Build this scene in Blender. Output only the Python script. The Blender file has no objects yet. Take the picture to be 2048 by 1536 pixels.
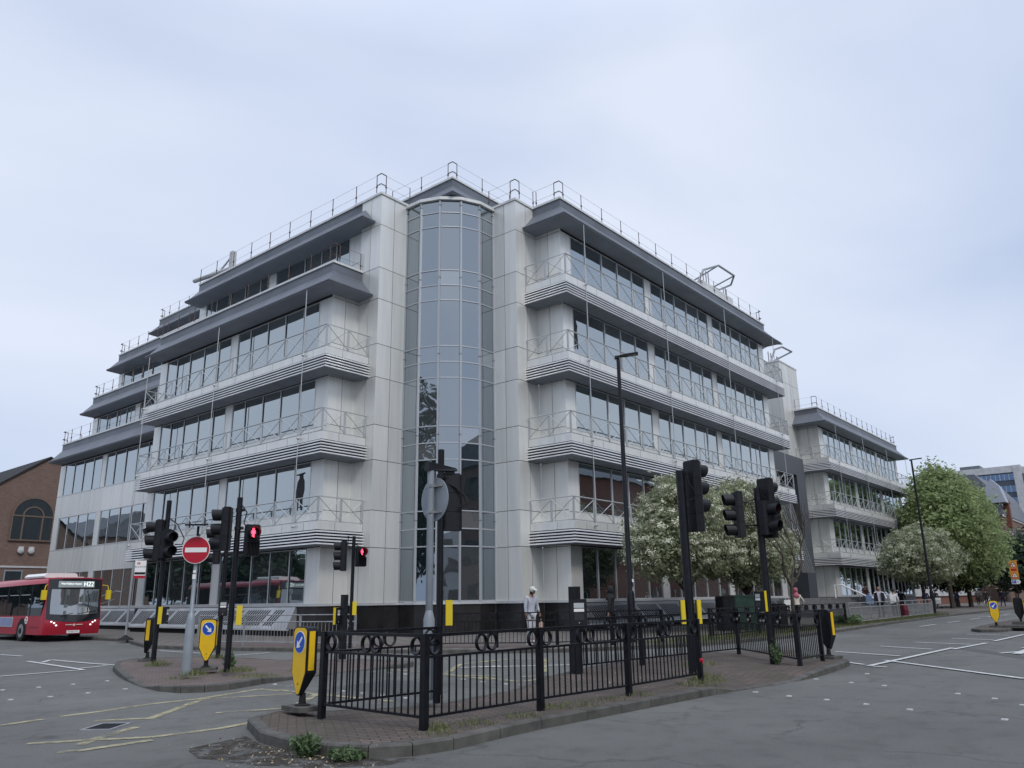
import bpy, bmesh, math, random
import numpy as np
from mathutils import Vector, Matrix
random.seed(7); rng = np.random.default_rng(7)
SC = bpy.context.scene; COL = SC.collection
R = math.radians
# ---------------------------------------------------------------- camera, sky, sun, exposure
cam = bpy.data.cameras.new('camera'); co = bpy.data.objects.new('camera', cam); COL.objects.link(co)
cam.sensor_width = 36.0; cam.lens = 36.0 * 1562.0 / 2048.0; cam.clip_end = 3000; cam.clip_start = 0.05
rows = ((0.64262675, -0.1954538, -0.74082972), (-0.76604788, -0.18182157, -0.61653188), (-0.01419532, 0.96371092, -0.26657037))
M = Matrix(rows).to_4x4(); M.translation = (0, 0, 1.5); co.matrix_world = M
SC.camera = co
w = bpy.data.worlds.new('World'); SC.world = w; w.use_nodes = True
nt = w.node_tree; nt.nodes.clear()
def wn(t, **k):
    n = nt.nodes.new(t)
    for a, b in k.items(): setattr(n, a, b)
    return n
SUN_EL, SUN_AZ = R(46), R(247)
out = wn('ShaderNodeOutputWorld'); bg = wn('ShaderNodeBackground'); bg.inputs[1].default_value = 0.1
sky = wn('ShaderNodeTexSky'); sky.sky_type = 'NISHITA'; sky.sun_disc = False
sky.sun_elevation = SUN_EL; sky.sun_rotation = R(90) - SUN_AZ + R(360); sky.air_density = 1.2; sky.dust_density = 3.0
tc = wn('ShaderNodeTexCoord'); mp = wn('ShaderNodeMapping'); mp.inputs['Scale'].default_value = (0.9, 1.6, 2.6)
mp.inputs['Rotation'].default_value = (0, 0.25, 0.5)
nz = wn('ShaderNodeTexNoise'); nz.inputs['Scale'].default_value = 1.3; nz.inputs['Detail'].default_value = 5; nz.inputs['Roughness'].default_value = 0.42
nz.inputs['Distortion'].default_value = 0.4
cr = wn('ShaderNodeValToRGB'); e = cr.color_ramp.elements
e[0].position = 0.34; e[0].color = (3.4, 4.02, 5.35, 1); e[1].position = 0.66; e[1].color = (4.95, 5.38, 6.3, 1)
mx = wn('ShaderNodeMix', data_type='RGBA'); mx.inputs[0].default_value = 0.94
sep = wn('ShaderNodeSeparateXYZ'); mr = wn('ShaderNodeMapRange'); mr.inputs[1].default_value = 0.62; mr.inputs[2].default_value = 1.0
mr.inputs[3].default_value = 1.0; mr.inputs[4].default_value = 1.75
mu = wn('ShaderNodeVectorMath', operation='SCALE')
L = nt.links.new
L(tc.outputs['Generated'], mp.inputs[0]); L(mp.outputs[0], nz.inputs['Vector']); L(nz.outputs[0], cr.inputs[0])
L(sky.outputs[0], mx.inputs[6]); L(cr.outputs[0], mx.inputs[7]); L(tc.outputs['Generated'], sep.inputs[0])
L(sep.outputs[2], mr.inputs[0]); L(mx.outputs[2], mu.inputs[0]); L(mr.outputs[0], mu.inputs['Scale'])
L(mu.outputs[0], bg.inputs[0]); L(bg.outputs[0], out.inputs[0])
sl = bpy.data.lights.new('sun', 'SUN'); sl.energy = 0.95; sl.angle = R(14); sl.color = (1.0, 0.96, 0.9)
so = bpy.data.objects.new('sun', sl); COL.objects.link(so)
sd = Vector((math.cos(SUN_EL) * math.cos(SUN_AZ), math.cos(SUN_EL) * math.sin(SUN_AZ), math.sin(SUN_EL)))
so.rotation_euler = sd.to_track_quat('Z', 'Y').to_euler()
SC.view_settings.view_transform = 'Standard'; SC.view_settings.look = 'None'; SC.view_settings.exposure = 0.66; SC.view_settings.gamma = 1.0
SC.render.engine = 'CYCLES'; SC.cycles.max_bounces = 6; SC.cycles.glossy_bounces = 4; SC.cycles.diffuse_bounces = 3

# ---------------------------------------------------------------- materials
def mat(name, col, rough=0.6, metal=0.0, var=0.0, scale=3.0, bump=0.0, bscale=60.0, isl=0.0, col2=None, spec=0.4, stretch=None, emit=None, es=0.0):
    m = bpy.data.materials.new(name); m.use_nodes = True
    n = m.node_tree; b = n.nodes['Principled BSDF']; k = n.links.new
    b.inputs['Roughness'].default_value = rough; b.inputs['Metallic'].default_value = metal
    b.inputs['Specular IOR Level'].default_value = spec
    b.inputs['Base Color'].default_value = (*col, 1)
    if emit: b.inputs['Emission Color'].default_value = (*emit, 1); b.inputs['Emission Strength'].default_value = es
    g = None
    if var or bump or isl:
        t = n.nodes.new('ShaderNodeTexCoord'); mpn = n.nodes.new('ShaderNodeMapping')
        k(t.outputs['Object'], mpn.inputs[0])
        if stretch: mpn.inputs['Scale'].default_value = stretch
    if var:
        z = n.nodes.new('ShaderNodeTexNoise'); z.inputs['Scale'].default_value = scale; z.inputs['Detail'].default_value = 6
        k(mpn.outputs[0], z.inputs['Vector'])
        c = n.nodes.new('ShaderNodeValToRGB'); c.color_ramp.elements[0].position = 0.3; c.color_ramp.elements[1].position = 0.7
        a2 = col2 or tuple(min(1, x * (1 + var)) for x in col); a1 = tuple(x * (1 - var) for x in col) if not col2 else col
        c.color_ramp.elements[0].color = (*a1, 1); c.color_ramp.elements[1].color = (*a2, 1)
        k(z.outputs[0], c.inputs[0]); g = c.outputs[0]
    if isl:
        ge = n.nodes.new('ShaderNodeNewGeometry'); rr = n.nodes.new('ShaderNodeMapRange')
        rr.inputs[3].default_value = 1 - isl; rr.inputs[4].default_value = 1 + isl
        k(ge.outputs['Random Per Island'], rr.inputs[0])
        v = n.nodes.new('ShaderNodeVectorMath'); v.operation = 'SCALE'; k(rr.outputs[0], v.inputs['Scale'])
        if g: k(g, v.inputs[0])
        else: v.inputs[0].default_value = col
        g = v.outputs[0]
    if g: k(g, b.inputs['Base Color'])
    if bump:
        z = n.nodes.new('ShaderNodeTexNoise'); z.inputs['Scale'].default_value = bscale; z.inputs['Detail'].default_value = 4
        k(mpn.outputs[0], z.inputs['Vector'])
        bm = n.nodes.new('ShaderNodeBump'); bm.inputs['Strength'].default_value = bump; bm.inputs['Distance'].default_value = 0.02
        k(z.outputs[0], bm.inputs['Height']); k(bm.outputs[0], b.inputs['Normal'])
    return m
def glassmat(name, refl, tint=(0.80, 0.87, 0.90), dark=(0.012, 0.018, 0.022), ripple=0.012, cell=0.7):
    m = bpy.data.materials.new(name); m.use_nodes = True; n = m.node_tree; n.nodes.clear(); k = n.links.new
    o = n.nodes.new('ShaderNodeOutputMaterial'); mxx = n.nodes.new('ShaderNodeMixShader')
    d = n.nodes.new('ShaderNodeBsdfDiffuse'); d.inputs[0].default_value = (*dark, 1)
    g = n.nodes.new('ShaderNodeBsdfGlossy'); g.inputs[0].default_value = (*tint, 1); g.inputs['Roughness'].default_value = 0.015
    ge = n.nodes.new('ShaderNodeNewGeometry'); rg_ = n.nodes.new('ShaderNodeValToRGB'); rg_.color_ramp.interpolation = 'CONSTANT'
    rg_.color_ramp.elements[0].color = (*dark, 1); rg_.color_ramp.elements[1].position = .80; rg_.color_ramp.elements[1].color = (*[x + .045 for x in dark], 1)
    q_ = rg_.color_ramp.elements.new(.93); q_.color = (*[x + .12 for x in dark], 1)
    k(ge.outputs['Random Per Island'], rg_.inputs[0]); k(rg_.outputs[0], d.inputs[0])
    lw = n.nodes.new('ShaderNodeFresnel'); lw.inputs[0].default_value = 1.45
    ad = n.nodes.new('ShaderNodeMath'); ad.operation = 'ADD'; ad.use_clamp = True; ad.inputs[1].default_value = refl
    k(lw.outputs[0], ad.inputs[0]); k(ad.outputs[0], mxx.inputs[0]); k(d.outputs[0], mxx.inputs[1]); k(g.outputs[0], mxx.inputs[2]); k(mxx.outputs[0], o.inputs[0])
    if ripple:
        t = n.nodes.new('ShaderNodeTexCoord'); z = n.nodes.new('ShaderNodeTexNoise'); z.inputs['Scale'].default_value = cell; z.inputs['Detail'].default_value = 1
        k(t.outputs['Object'], z.inputs['Vector']); b = n.nodes.new('ShaderNodeBump'); b.inputs['Strength'].default_value = 1; b.inputs['Distance'].default_value = ripple
        k(z.outputs[0], b.inputs['Height']); k(b.outputs[0], g.inputs['Normal'])
    return m
def roadmat():
    m = mat('asphalt', (0.05, 0.053, 0.056), 0.85, bump=0.5, bscale=260)
    n = m.node_tree; k = n.links.new; b = n.nodes['Principled BSDF']
    t = n.nodes.new('ShaderNodeTexCoord')
    a = n.nodes.new('ShaderNodeTexNoise'); a.inputs['Scale'].default_value = 0.22; a.inputs['Detail'].default_value = 5
    f = n.nodes.new('ShaderNodeTexNoise'); f.inputs['Scale'].default_value = 95; f.inputs['Detail'].default_value = 3
    c1 = n.nodes.new('ShaderNodeValToRGB'); c1.color_ramp.elements[0].color = (0.104, 0.106, 0.101, 1); c1.color_ramp.elements[1].color = (0.150, 0.152, 0.144, 1)
    c1.color_ramp.elements[0].position = 0.35; c1.color_ramp.elements[1].position = 0.65
    c2 = n.nodes.new('ShaderNodeValToRGB'); c2.color_ramp.elements[0].color = (0.42, 0.42, 0.42, 1); c2.color_ramp.elements[1].color = (1.65, 1.65, 1.62, 1)
    c2.color_ramp.elements[0].position = 0.3; c2.color_ramp.elements[1].position = 0.7
    # tyre polish / patch seams : stretched noise along the street
    mp2 = n.nodes.new('ShaderNodeMapping'); mp2.inputs['Scale'].default_value = (0.05, 1.1, 1); s = n.nodes.new('ShaderNodeTexNoise'); s.inputs['Scale'].default_value = 1.0; s.inputs['Detail'].default_value = 2
    c3 = n.nodes.new('ShaderNodeValToRGB'); c3.color_ramp.elements[0].color = (0.84, 0.84, 0.85, 1); c3.color_ramp.elements[1].color = (1.12, 1.12, 1.12, 1)
    vo = n.nodes.new('ShaderNodeTexVoronoi'); vo.feature = 'DISTANCE_TO_EDGE'; vo.inputs['Scale'].default_value = 0.33
    wv = n.nodes.new('ShaderNodeTexNoise'); wv.inputs['Scale'].default_value = 1.6; wv.inputs['Detail'].default_value = 6
    wa = n.nodes.new('ShaderNodeVectorMath'); wa.operation = 'ADD'; k(t.outputs['Object'], wv.inputs['Vector']); k(t.outputs['Object'], wa.inputs[0]); k(wv.outputs['Color'], wa.inputs[1]); k(wa.outputs[0], vo.inputs['Vector'])
    cc = n.nodes.new('ShaderNodeMapRange'); cc.inputs[1].default_value = 0.0; cc.inputs[2].default_value = 0.016; cc.inputs[3].default_value = 0.66; cc.inputs[4].default_value = 1.0; k(vo.outputs['Distance'], cc.inputs[0])
    cm = n.nodes.new('ShaderNodeTexNoise'); cm.inputs['Scale'].default_value = 0.35; k(t.outputs['Object'], cm.inputs['Vector'])
    cq = n.nodes.new('ShaderNodeMapRange'); cq.inputs[1].default_value = 0.44; cq.inputs[2].default_value = 0.54; k(cm.outputs[0], cq.inputs[0])
    cx_ = n.nodes.new('ShaderNodeMix'); cx_.data_type = 'FLOAT'; k(cq.outputs[0], cx_.inputs[0]); cx_.inputs[2].default_value = 1.0; k(cc.outputs[0], cx_.inputs[3])
    st = n.nodes.new('ShaderNodeTexNoise'); st.inputs['Scale'].default_value = 2.3; st.inputs['Detail'].default_value = 8; st.inputs['Roughness'].default_value = .7; k(t.outputs['Object'], st.inputs['Vector'])
    sr = n.nodes.new('ShaderNodeMapRange'); sr.inputs[1].default_value = 0.36; sr.inputs[2].default_value = 0.5; sr.inputs[3].default_value = 0.80; sr.inputs[4].default_value = 1.0; k(st.outputs[0], sr.inputs[0])
    cz = n.nodes.new('ShaderNodeMath'); cz.operation = 'MULTIPLY'; k(cx_.outputs[0], cz.inputs[0]); k(sr.outputs[0], cz.inputs[1])
    for x in (a, f): k(t.outputs['Object'], x.inputs['Vector'])
    k(t.outputs['Object'], mp2.inputs[0]); k(mp2.outputs[0], s.inputs['Vector'])
    k(a.outputs[0], c1.inputs[0]); k(f.outputs[0], c2.inputs[0]); k(s.outputs[0], c3.inputs[0])
    v = n.nodes.new('ShaderNodeVectorMath'); v.operation = 'MULTIPLY'; v2 = n.nodes.new('ShaderNodeVectorMath'); v2.operation = 'MULTIPLY'
    k(c1.outputs[0], v.inputs[0]); k(c2.outputs[0], v.inputs[1]); k(v.outputs[0], v2.inputs[0]); k(c3.outputs[0], v2.inputs[1]); v3 = n.nodes.new('ShaderNodeVectorMath'); v3.operation = 'SCALE'; k(v2.outputs[0], v3.inputs[0]); k(cz.outputs[0], v3.inputs['Scale']); k(v3.outputs[0], b.inputs['Base Color'])
    return m
def brickmat(name, c1, c2, mortar, sx, sy, rot=0.0, dirt=None, wall=False, rough=0.85, ms=0.02):
    m = bpy.data.materials.new(name); m.use_nodes = True; n = m.node_tree; k = n.links.new; b = n.nodes['Principled BSDF']
    b.inputs['Roughness'].default_value = rough; b.inputs['Specular IOR Level'].default_value = 0.25
    t = n.nodes.new('ShaderNodeTexCoord'); mpp = n.nodes.new('ShaderNodeMapping'); mpp.inputs['Rotation'].default_value = (0, 0, rot)
    if wall:
        s = n.nodes.new('ShaderNodeSeparateXYZ'); ad = n.nodes.new('ShaderNodeMath'); ad.operation = 'ADD'; cb = n.nodes.new('ShaderNodeCombineXYZ')
        k(t.outputs['Object'], s.inputs[0]); k(s.outputs[0], ad.inputs[0]); k(s.outputs[1], ad.inputs[1]); k(ad.outputs[0], cb.inputs[0]); k(s.outputs[2], cb.inputs[1]); k(cb.outputs[0], mpp.inputs[0])
    else: k(t.outputs['Object'], mpp.inputs[0])
    br = n.nodes.new('ShaderNodeTexBrick'); br.inputs['Scale'].default_value = 1.0; br.inputs['Brick Width'].default_value = sx; br.inputs['Row Height'].default_value = sy
    br.inputs['Mortar Size'].default_value = ms * sy * 4; br.inputs['Color1'].default_value = (*c1, 1); br.inputs['Color2'].default_value = (*c2, 1); br.inputs['Mortar'].default_value = (*mortar, 1)
    k(mpp.outputs[0], br.inputs['Vector'])
    z = n.nodes.new('ShaderNodeTexNoise'); z.inputs['Scale'].default_value = 1.3; z.inputs['Detail'].default_value = 7; z.inputs['Roughness'].default_value = 0.65
    k(t.outputs['Object'], z.inputs['Vector'])
    r = n.nodes.new('ShaderNodeValToRGB'); r.color_ramp.elements[0].position = 0.38; r.color_ramp.elements[1].position = 0.62
    mm = n.nodes.new('ShaderNodeMix'); mm.data_type = 'RGBA'; k(z.outputs[0], r.inputs[0])
    sc = n.nodes.new('ShaderNodeMath'); sc.operation = 'MULTIPLY'; sc.inputs[1].default_value = 0.75 if dirt else 0.25
    k(r.outputs[0], sc.inputs[0]); k(sc.outputs[0], mm.inputs[0]); k(br.outputs[0], mm.inputs[6]); mm.inputs[7].default_value = (*(dirt or tuple(x * .6 for x in c1)), 1)
    k(mm.outputs[2], b.inputs['Base Color'])
    bm = n.nodes.new('ShaderNodeBump'); bm.inputs['Strength'].default_value = 0.6; bm.inputs['Distance'].default_value = 0.01; bm.invert = True
    k(br.outputs['Fac'], bm.inputs['Height']); k(bm.outputs[0], b.inputs['Normal'])
    return m
PANEL = mat('silver_panel', (0.69, 0.695, 0.67), 0.40, 0.40, var=0.06, scale=1.0, isl=0.07, stretch=(3, 3, 0.25))
PANEL2 = mat('silver_panel_aged', (0.61, 0.615, 0.59), 0.46, 0.32, var=0.11, scale=1.2, isl=0.06, stretch=(3, 3, 0.25))
JOINT = mat('joint_seal', (0.02, 0.02, 0.022), 0.9)
ALU = mat('aluminium_trim', (0.56, 0.58, 0.59), 0.38, 0.4, var=0.08, scale=2)
LOUV = mat('louvre_metal', (0.60, 0.61, 0.62), 0.36, 0.35, var=0.08, scale=1.2)
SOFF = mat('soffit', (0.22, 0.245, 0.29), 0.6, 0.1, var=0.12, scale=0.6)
ROOFM = mat('slate_blue_metal', (0.135, 0.148, 0.172), 0.5, 0.2, var=0.15, scale=0.8)
COPE = mat('coping', (0.62, 0.63, 0.62), 0.5, 0.1, var=0.1)
GLASS = glassmat('tinted_glass', 0.33, tint=(0.76,0.84,0.90))
GLASS2 = glassmat('ribbon_glass', 0.42, tint=(0.79,0.86,0.88), ripple=0.006)
GRAN = mat('dark_granite', (0.022, 0.021, 0.022), 0.3, 0.0, var=0.35, scale=1.6, isl=0.25)
RAIL = mat('rail_metal', (0.44, 0.46, 0.47), 0.4, 0.4)
GRIL = mat('grille_metal', (0.38, 0.39, 0.40), 0.35, 0.5, var=0.25, scale=0.7)
GRILD = mat('grille_metal_dark', (0.13, 0.135, 0.14), 0.4, 0.4, var=0.2, scale=0.7)
DARK = mat('dark_void', (0.012, 0.012, 0.014), 0.9)
RUSTY = mat('brown_post', (0.09, 0.065, 0.06), 0.7, 0.2)
BLACK = mat('black_paint', (0.006, 0.007, 0.010), 0.35, 0.0, var=0.5, scale=9, bump=0.15, bscale=40, spec=0.3)
BLACKM = mat('matt_black_plastic', (0.010, 0.011, 0.014), 0.5, var=0.3, scale=5, spec=0.28)
RUBB = mat('rubber', (0.012, 0.012, 0.012), 0.85)
GREY = mat('galvanised', (0.30, 0.31, 0.32), 0.5, 0.4, var=0.18, scale=6)
GREYP = mat('grey_paint', (0.24, 0.27, 0.30), 0.45, 0.1, var=0.1, scale=4)
YEL = mat('yellow_plastic', (0.74, 0.46, 0.015), 0.38, var=0.08, scale=5)
YEL2 = mat('yellow_box', (0.66, 0.50, 0.02), 0.45)
BLUE = mat('sign_blue', (0.012, 0.075, 0.42), 0.35)
WHITE = mat('white_paint', (0.75, 0.75, 0.74), 0.45)
RED = mat('sign_red', (0.40, 0.008, 0.025), 0.4)
BUSRED = mat('bus_red', (0.34, 0.010, 0.028), 0.22, spec=0.6)
ASPH = roadmat()
PAVR = brickmat('red_paviours', (0.195, 0.148, 0.134), (0.155, 0.122, 0.112), (0.04, 0.036, 0.032), 0.21, 0.105, R(45), dirt=(0.10, 0.085, 0.075))
PAVD = brickmat('mossy_paviours', (0.150, 0.112, 0.098), (0.105, 0.086, 0.076), (0.025, 0.025, 0.02), 0.21, 0.105, R(35), dirt=(0.065, 0.058, 0.046))
PAVG = brickmat('grey_flags', (0.20, 0.18, 0.165), (0.15, 0.14, 0.13), (0.05, 0.05, 0.045), 0.6, 0.45, 0.0, dirt=(0.13, 0.115, 0.105))
KERB = mat('kerb_stone', (0.085, 0.083, 0.075), 0.85, var=0.35, scale=4, bump=0.4, bscale=90, isl=0.08)
MWHITE = mat('road_white', (0.52, 0.53, 0.52), 0.7, var=0.3, scale=14)
MYEL = mat('road_yellow', (0.33, 0.30, 0.19), 0.75, var=0.35, scale=9)
BRICK = brickmat('brown_brick', (0.21, 0.14, 0.115), (0.155, 0.105, 0.09), (0.16, 0.13, 0.11), 0.23, 0.085, wall=True)
BRICKR = brickmat('red_brick', (0.22, 0.09, 0.065), (0.17, 0.07, 0.05), (0.16, 0.13, 0.11), 0.23, 0.085, wall=True)
CONC = mat('concrete', (0.46, 0.47, 0.48), 0.8, var=0.12, scale=0.8)
SLATE = mat('slate', (0.12, 0.13, 0.15), 0.6, var=0.2, scale=2)
BARK = mat('bark', (0.055, 0.045, 0.036), 0.9, var=0.4, scale=8, bump=0.6, bscale=20)
def leafmat(name, c, v=0.35, tr=0.35):
    m = mat(name, c, 0.55, isl=v, spec=0.25); n = m.node_tree; b = n.nodes['Principled BSDF']
    o = n.nodes['Material Output']; tl = n.nodes.new('ShaderNodeBsdfTranslucent'); mi = n.nodes.new('ShaderNodeMixShader'); mi.inputs[0].default_value = tr
    src = b.inputs['Base Color'].links[0].from_socket; n.links.new(src, tl.inputs[0])
    n.links.new(b.outputs[0], mi.inputs[1]); n.links.new(tl.outputs[0], mi.inputs[2]); n.links.new(mi.outputs[0], o.inputs[0])
    return m
LEAFA = leafmat('leaf_grey_green', (0.29, 0.32, 0.20), 0.35, .45); FLOW = leafmat('blossom_cream', (0.72, 0.72, 0.58), 0.25, 0.3)
LEAFB = leafmat('leaf_bright_green', (0.29, 0.36, 0.165), 0.35, .48); LEAFC = leafmat('leaf_dark_green', (0.04, 0.065, 0.04))
GRASS = leafmat('grass_blades', (0.17, 0.19, 0.085), 0.5); WEED = leafmat('weed_leaf', (0.12, 0.175, 0.085), 0.4)
DRY = mat('dry_leaf', (0.34, 0.27, 0.17), 0.8, isl=0.5); SOIL = mat('soil', (0.045, 0.036, 0.027), 0.95, var=0.4, scale=8, bump=0.6, bscale=50)

def wear(m, scale, lo, hi):
    n = m.node_tree; k = n.links.new; t = n.nodes.new('ShaderNodeTexCoord'); z = n.nodes.new('ShaderNodeTexNoise'); z.inputs['Scale'].default_value = scale; z.inputs['Detail'].default_value = 8; z.inputs['Roughness'].default_value = .7
    r = n.nodes.new('ShaderNodeMapRange'); r.inputs[1].default_value = lo; r.inputs[2].default_value = hi; k(t.outputs['Object'], z.inputs['Vector']); k(z.outputs[0], r.inputs[0]); k(r.outputs[0], n.nodes['Principled BSDF'].inputs['Alpha'])
wear(MYEL, 2.2, .34, .56); wear(MWHITE, 6.0, .22, .44); wear(SOIL, 5.0, .42, .60)
# ---------------------------------------------------------------- mesh helpers
class MB:
    def __init__(s): s.v = []; s.f = []; s.m = []; s.X = None
    def add(s, pts):
        b = len(s.v)
        s.v += [tuple(s.X @ Vector(p)) if s.X else tuple(p) for p in pts]
        return b
    def face(s, idx, m=0): s.f.append(tuple(idx)); s.m.append(m)
    def poly(s, pts, m=0):
        b = s.add(pts); s.face(range(b, b + len(pts)), m)
    def hexa(s, P, m=0, flip=False):
        b = s.add(P)
        for q in ((0, 3, 2, 1), (4, 5, 6, 7), (0, 1, 5, 4), (1, 2, 6, 5), (2, 3, 7, 6), (3, 0, 4, 7)):
            s.face([b + i for i in (reversed(q) if flip else q)], m)
    def box(s, a, b, m=0):
        (x0, y0, z0), (x1, y1, z1) = a, b
        s.hexa([(x0, y0, z0), (x1, y0, z0), (x1, y1, z0), (x0, y1, z0), (x0, y0, z1), (x1, y0, z1), (x1, y1, z1), (x0, y1, z1)], m)
    def cbox(s, c, h, m=0): s.box([c[i] - h[i] for i in range(3)], [c[i] + h[i] for i in range(3)], m)
    def tube(s, pts, r, n=8, m=0, caps=True):
        pts = [Vector(p) for p in pts]; rs = r if isinstance(r, (list, tuple)) else [r] * len(pts)
        up = None; rings = []
        for i, p in enumerate(pts):
            d = (pts[min(i + 1, len(pts) - 1)] - pts[max(i - 1, 0)])
            if d.length < 1e-9: d = Vector((0, 0, 1))
            d.normalize()
            if up is None:
                up = Vector((0, 0, 1)) if abs(d.z) < 0.9 else Vector((1, 0, 0))
            a = d.cross(up).normalized(); bb = a.cross(d).normalized(); up = bb
            rings.append(s.add([p + (a * math.cos(t) + bb * math.sin(t)) * rs[i] for t in [2 * math.pi * j / n for j in range(n)]]))
        for i in range(len(rings) - 1):
            for j in range(n):
                k = (j + 1) % n; s.face((rings[i] + j, rings[i + 1] + j, rings[i + 1] + k, rings[i] + k), m)
        if caps:
            s.face([rings[0] + j for j in range(n)], m); s.face([rings[-1] + j for j in reversed(range(n))], m)
    def prism(s, pts, f, d0, d1, m=0):
        """pts 2-D outline; f(a,b,d) -> 3-D point; extruded from d0 to d1"""
        n = len(pts); b0 = s.add([f(a, b, d0) for a, b in pts]); b1 = s.add([f(a, b, d1) for a, b in pts])
        s.face([b0 + i for i in range(n)], m); s.face([b1 + i for i in reversed(range(n))], m)
        for i in range(n):
            j = (i + 1) % n; s.face((b0 + i, b1 + i, b1 + j, b0 + j), m)
    def lathe(s, prof, c=(0, 0, 0), n=16, m=0):
        rg = []
        for r, z in prof: rg.append(s.add([(c[0] + r * math.cos(2 * math.pi * j / n), c[1] + r * math.sin(2 * math.pi * j / n), c[2] + z) for j in range(n)]))
        for i in range(len(rg) - 1):
            for j in range(n):
                k = (j + 1) % n; s.face((rg[i] + j, rg[i] + k, rg[i + 1] + k, rg[i + 1] + j), m)
        s.face([rg[0] + j for j in reversed(range(n))], m); s.face([rg[-1] + j for j in range(n)], m)
    def sphere(s, c, r, n=10, m=0, sc=(1, 1, 1)):
        X0 = s.X; T = Matrix.Translation(c) @ Matrix.Diagonal((*sc, 1)); s.X = (X0 @ T) if X0 else T
        s.lathe([(max(1e-3, r * math.sin(math.pi * i / n)), -r * math.cos(math.pi * i / n)) for i in range(n + 1)], n=n, m=m); s.X = X0
    def build(s, name, mats, parent=None, smooth=False, fix=True):
        me = bpy.data.meshes.new(name); me.from_pydata(s.v, [], s.f)
        for mm in (mats if isinstance(mats, (list, tuple)) else [mats]): me.materials.append(mm)
        me.polygons.foreach_set('material_index', s.m)
        if smooth: me.polygons.foreach_set('use_smooth', [True] * len(s.f))
        if fix:
            bm = bmesh.new(); bm.from_mesh(me); bmesh.ops.recalc_face_normals(bm, faces=bm.faces); bm.to_mesh(me); bm.free()
        if smooth:
            try: me.set_sharp_from_angle(angle=R(38))
            except Exception: pass
        return link(name, me, parent)
def link(name, me, parent=None):
    o = bpy.data.objects.new(name, me); COL.objects.link(o)
    if parent is not None:
        o.parent = parent
        if parent.get('_w'): o.matrix_parent_inverse = Matrix.Translation(-Vector(parent['_w']))
        elif parent.type == 'MESH' and parent.parent is not None and parent.parent.get('_w'): o.matrix_parent_inverse = Matrix.Identity(4)
    return o
def tag(o, label=None, cat=None, group=None, kind=None):
    if label: o['label'] = label
    if cat: o['category'] = cat
    if group: o['group'] = group
    if kind: o['kind'] = kind
    return o
def thing(name, label, cat, loc=(0, 0, 0), rz=0, group=None, world=False):
    """an Empty at the base of a thing; world=True: its parts are given in world coordinates"""
    o = bpy.data.objects.new(name, None); COL.objects.link(o); o.location = loc; o.rotation_euler = (0, 0, rz)
    o.empty_display_size = 0.2
    if world: o['_w'] = tuple(float(x) for x in loc)
    return tag(o, label, cat, group)
def dup(root, loc, rz, label=None, group=None, scale=None):
    r = root.copy(); COL.objects.link(r); r.location = loc; r.rotation_euler = (0, 0, rz)
    if scale: r.scale = scale
    if label: r['label'] = label
    if group: r['group'] = group
    for ch in list(root.children):
        c = ch.copy(); COL.objects.link(c); c.parent = r
        for g in ch.children:
            d = g.copy(); COL.objects.link(d); d.parent = c
    return r
def structure(name, o): o.name = name; o['kind'] = 'structure'; return o
def textmesh(s, size, extrude=0.0, align='CENTER', sx=1.0):
    cu = bpy.data.curves.new('lettering', 'FONT'); cu.body = s; cu.size = size; cu.align_x = align; cu.align_y = 'CENTER'; cu.extrude = extrude
    o = bpy.data.objects.new('lettering', cu); COL.objects.link(o); dg = bpy.context.evaluated_depsgraph_get(); dg.update()
    me = bpy.data.meshes.new_from_object(o.evaluated_get(dg)); bpy.data.objects.remove(o); bpy.data.curves.remove(cu)
    if sx != 1.0: me.transform(Matrix.Diagonal((sx, 1, 1, 1)))
    return me
def text(s, size, M4, m, parent, name='lettering', align='CENTER', sx=1.0):
    me = textmesh(s, size, 0.0, align, sx); me.materials.clear(); me.materials.append(m); me.transform(M4)
    return link(name, me, parent)
def facing(p, n):
    """matrix putting the XY plane at p, facing horizontal direction n, Y up"""
    n = Vector((n[0], n[1], 0)).normalized(); u = Vector((-n.y, n.x, 0)); z = Vector((0, 0, 1))
    m = Matrix((u, z, n)).transposed().to_4x4(); m.translation = p
    return m
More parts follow.
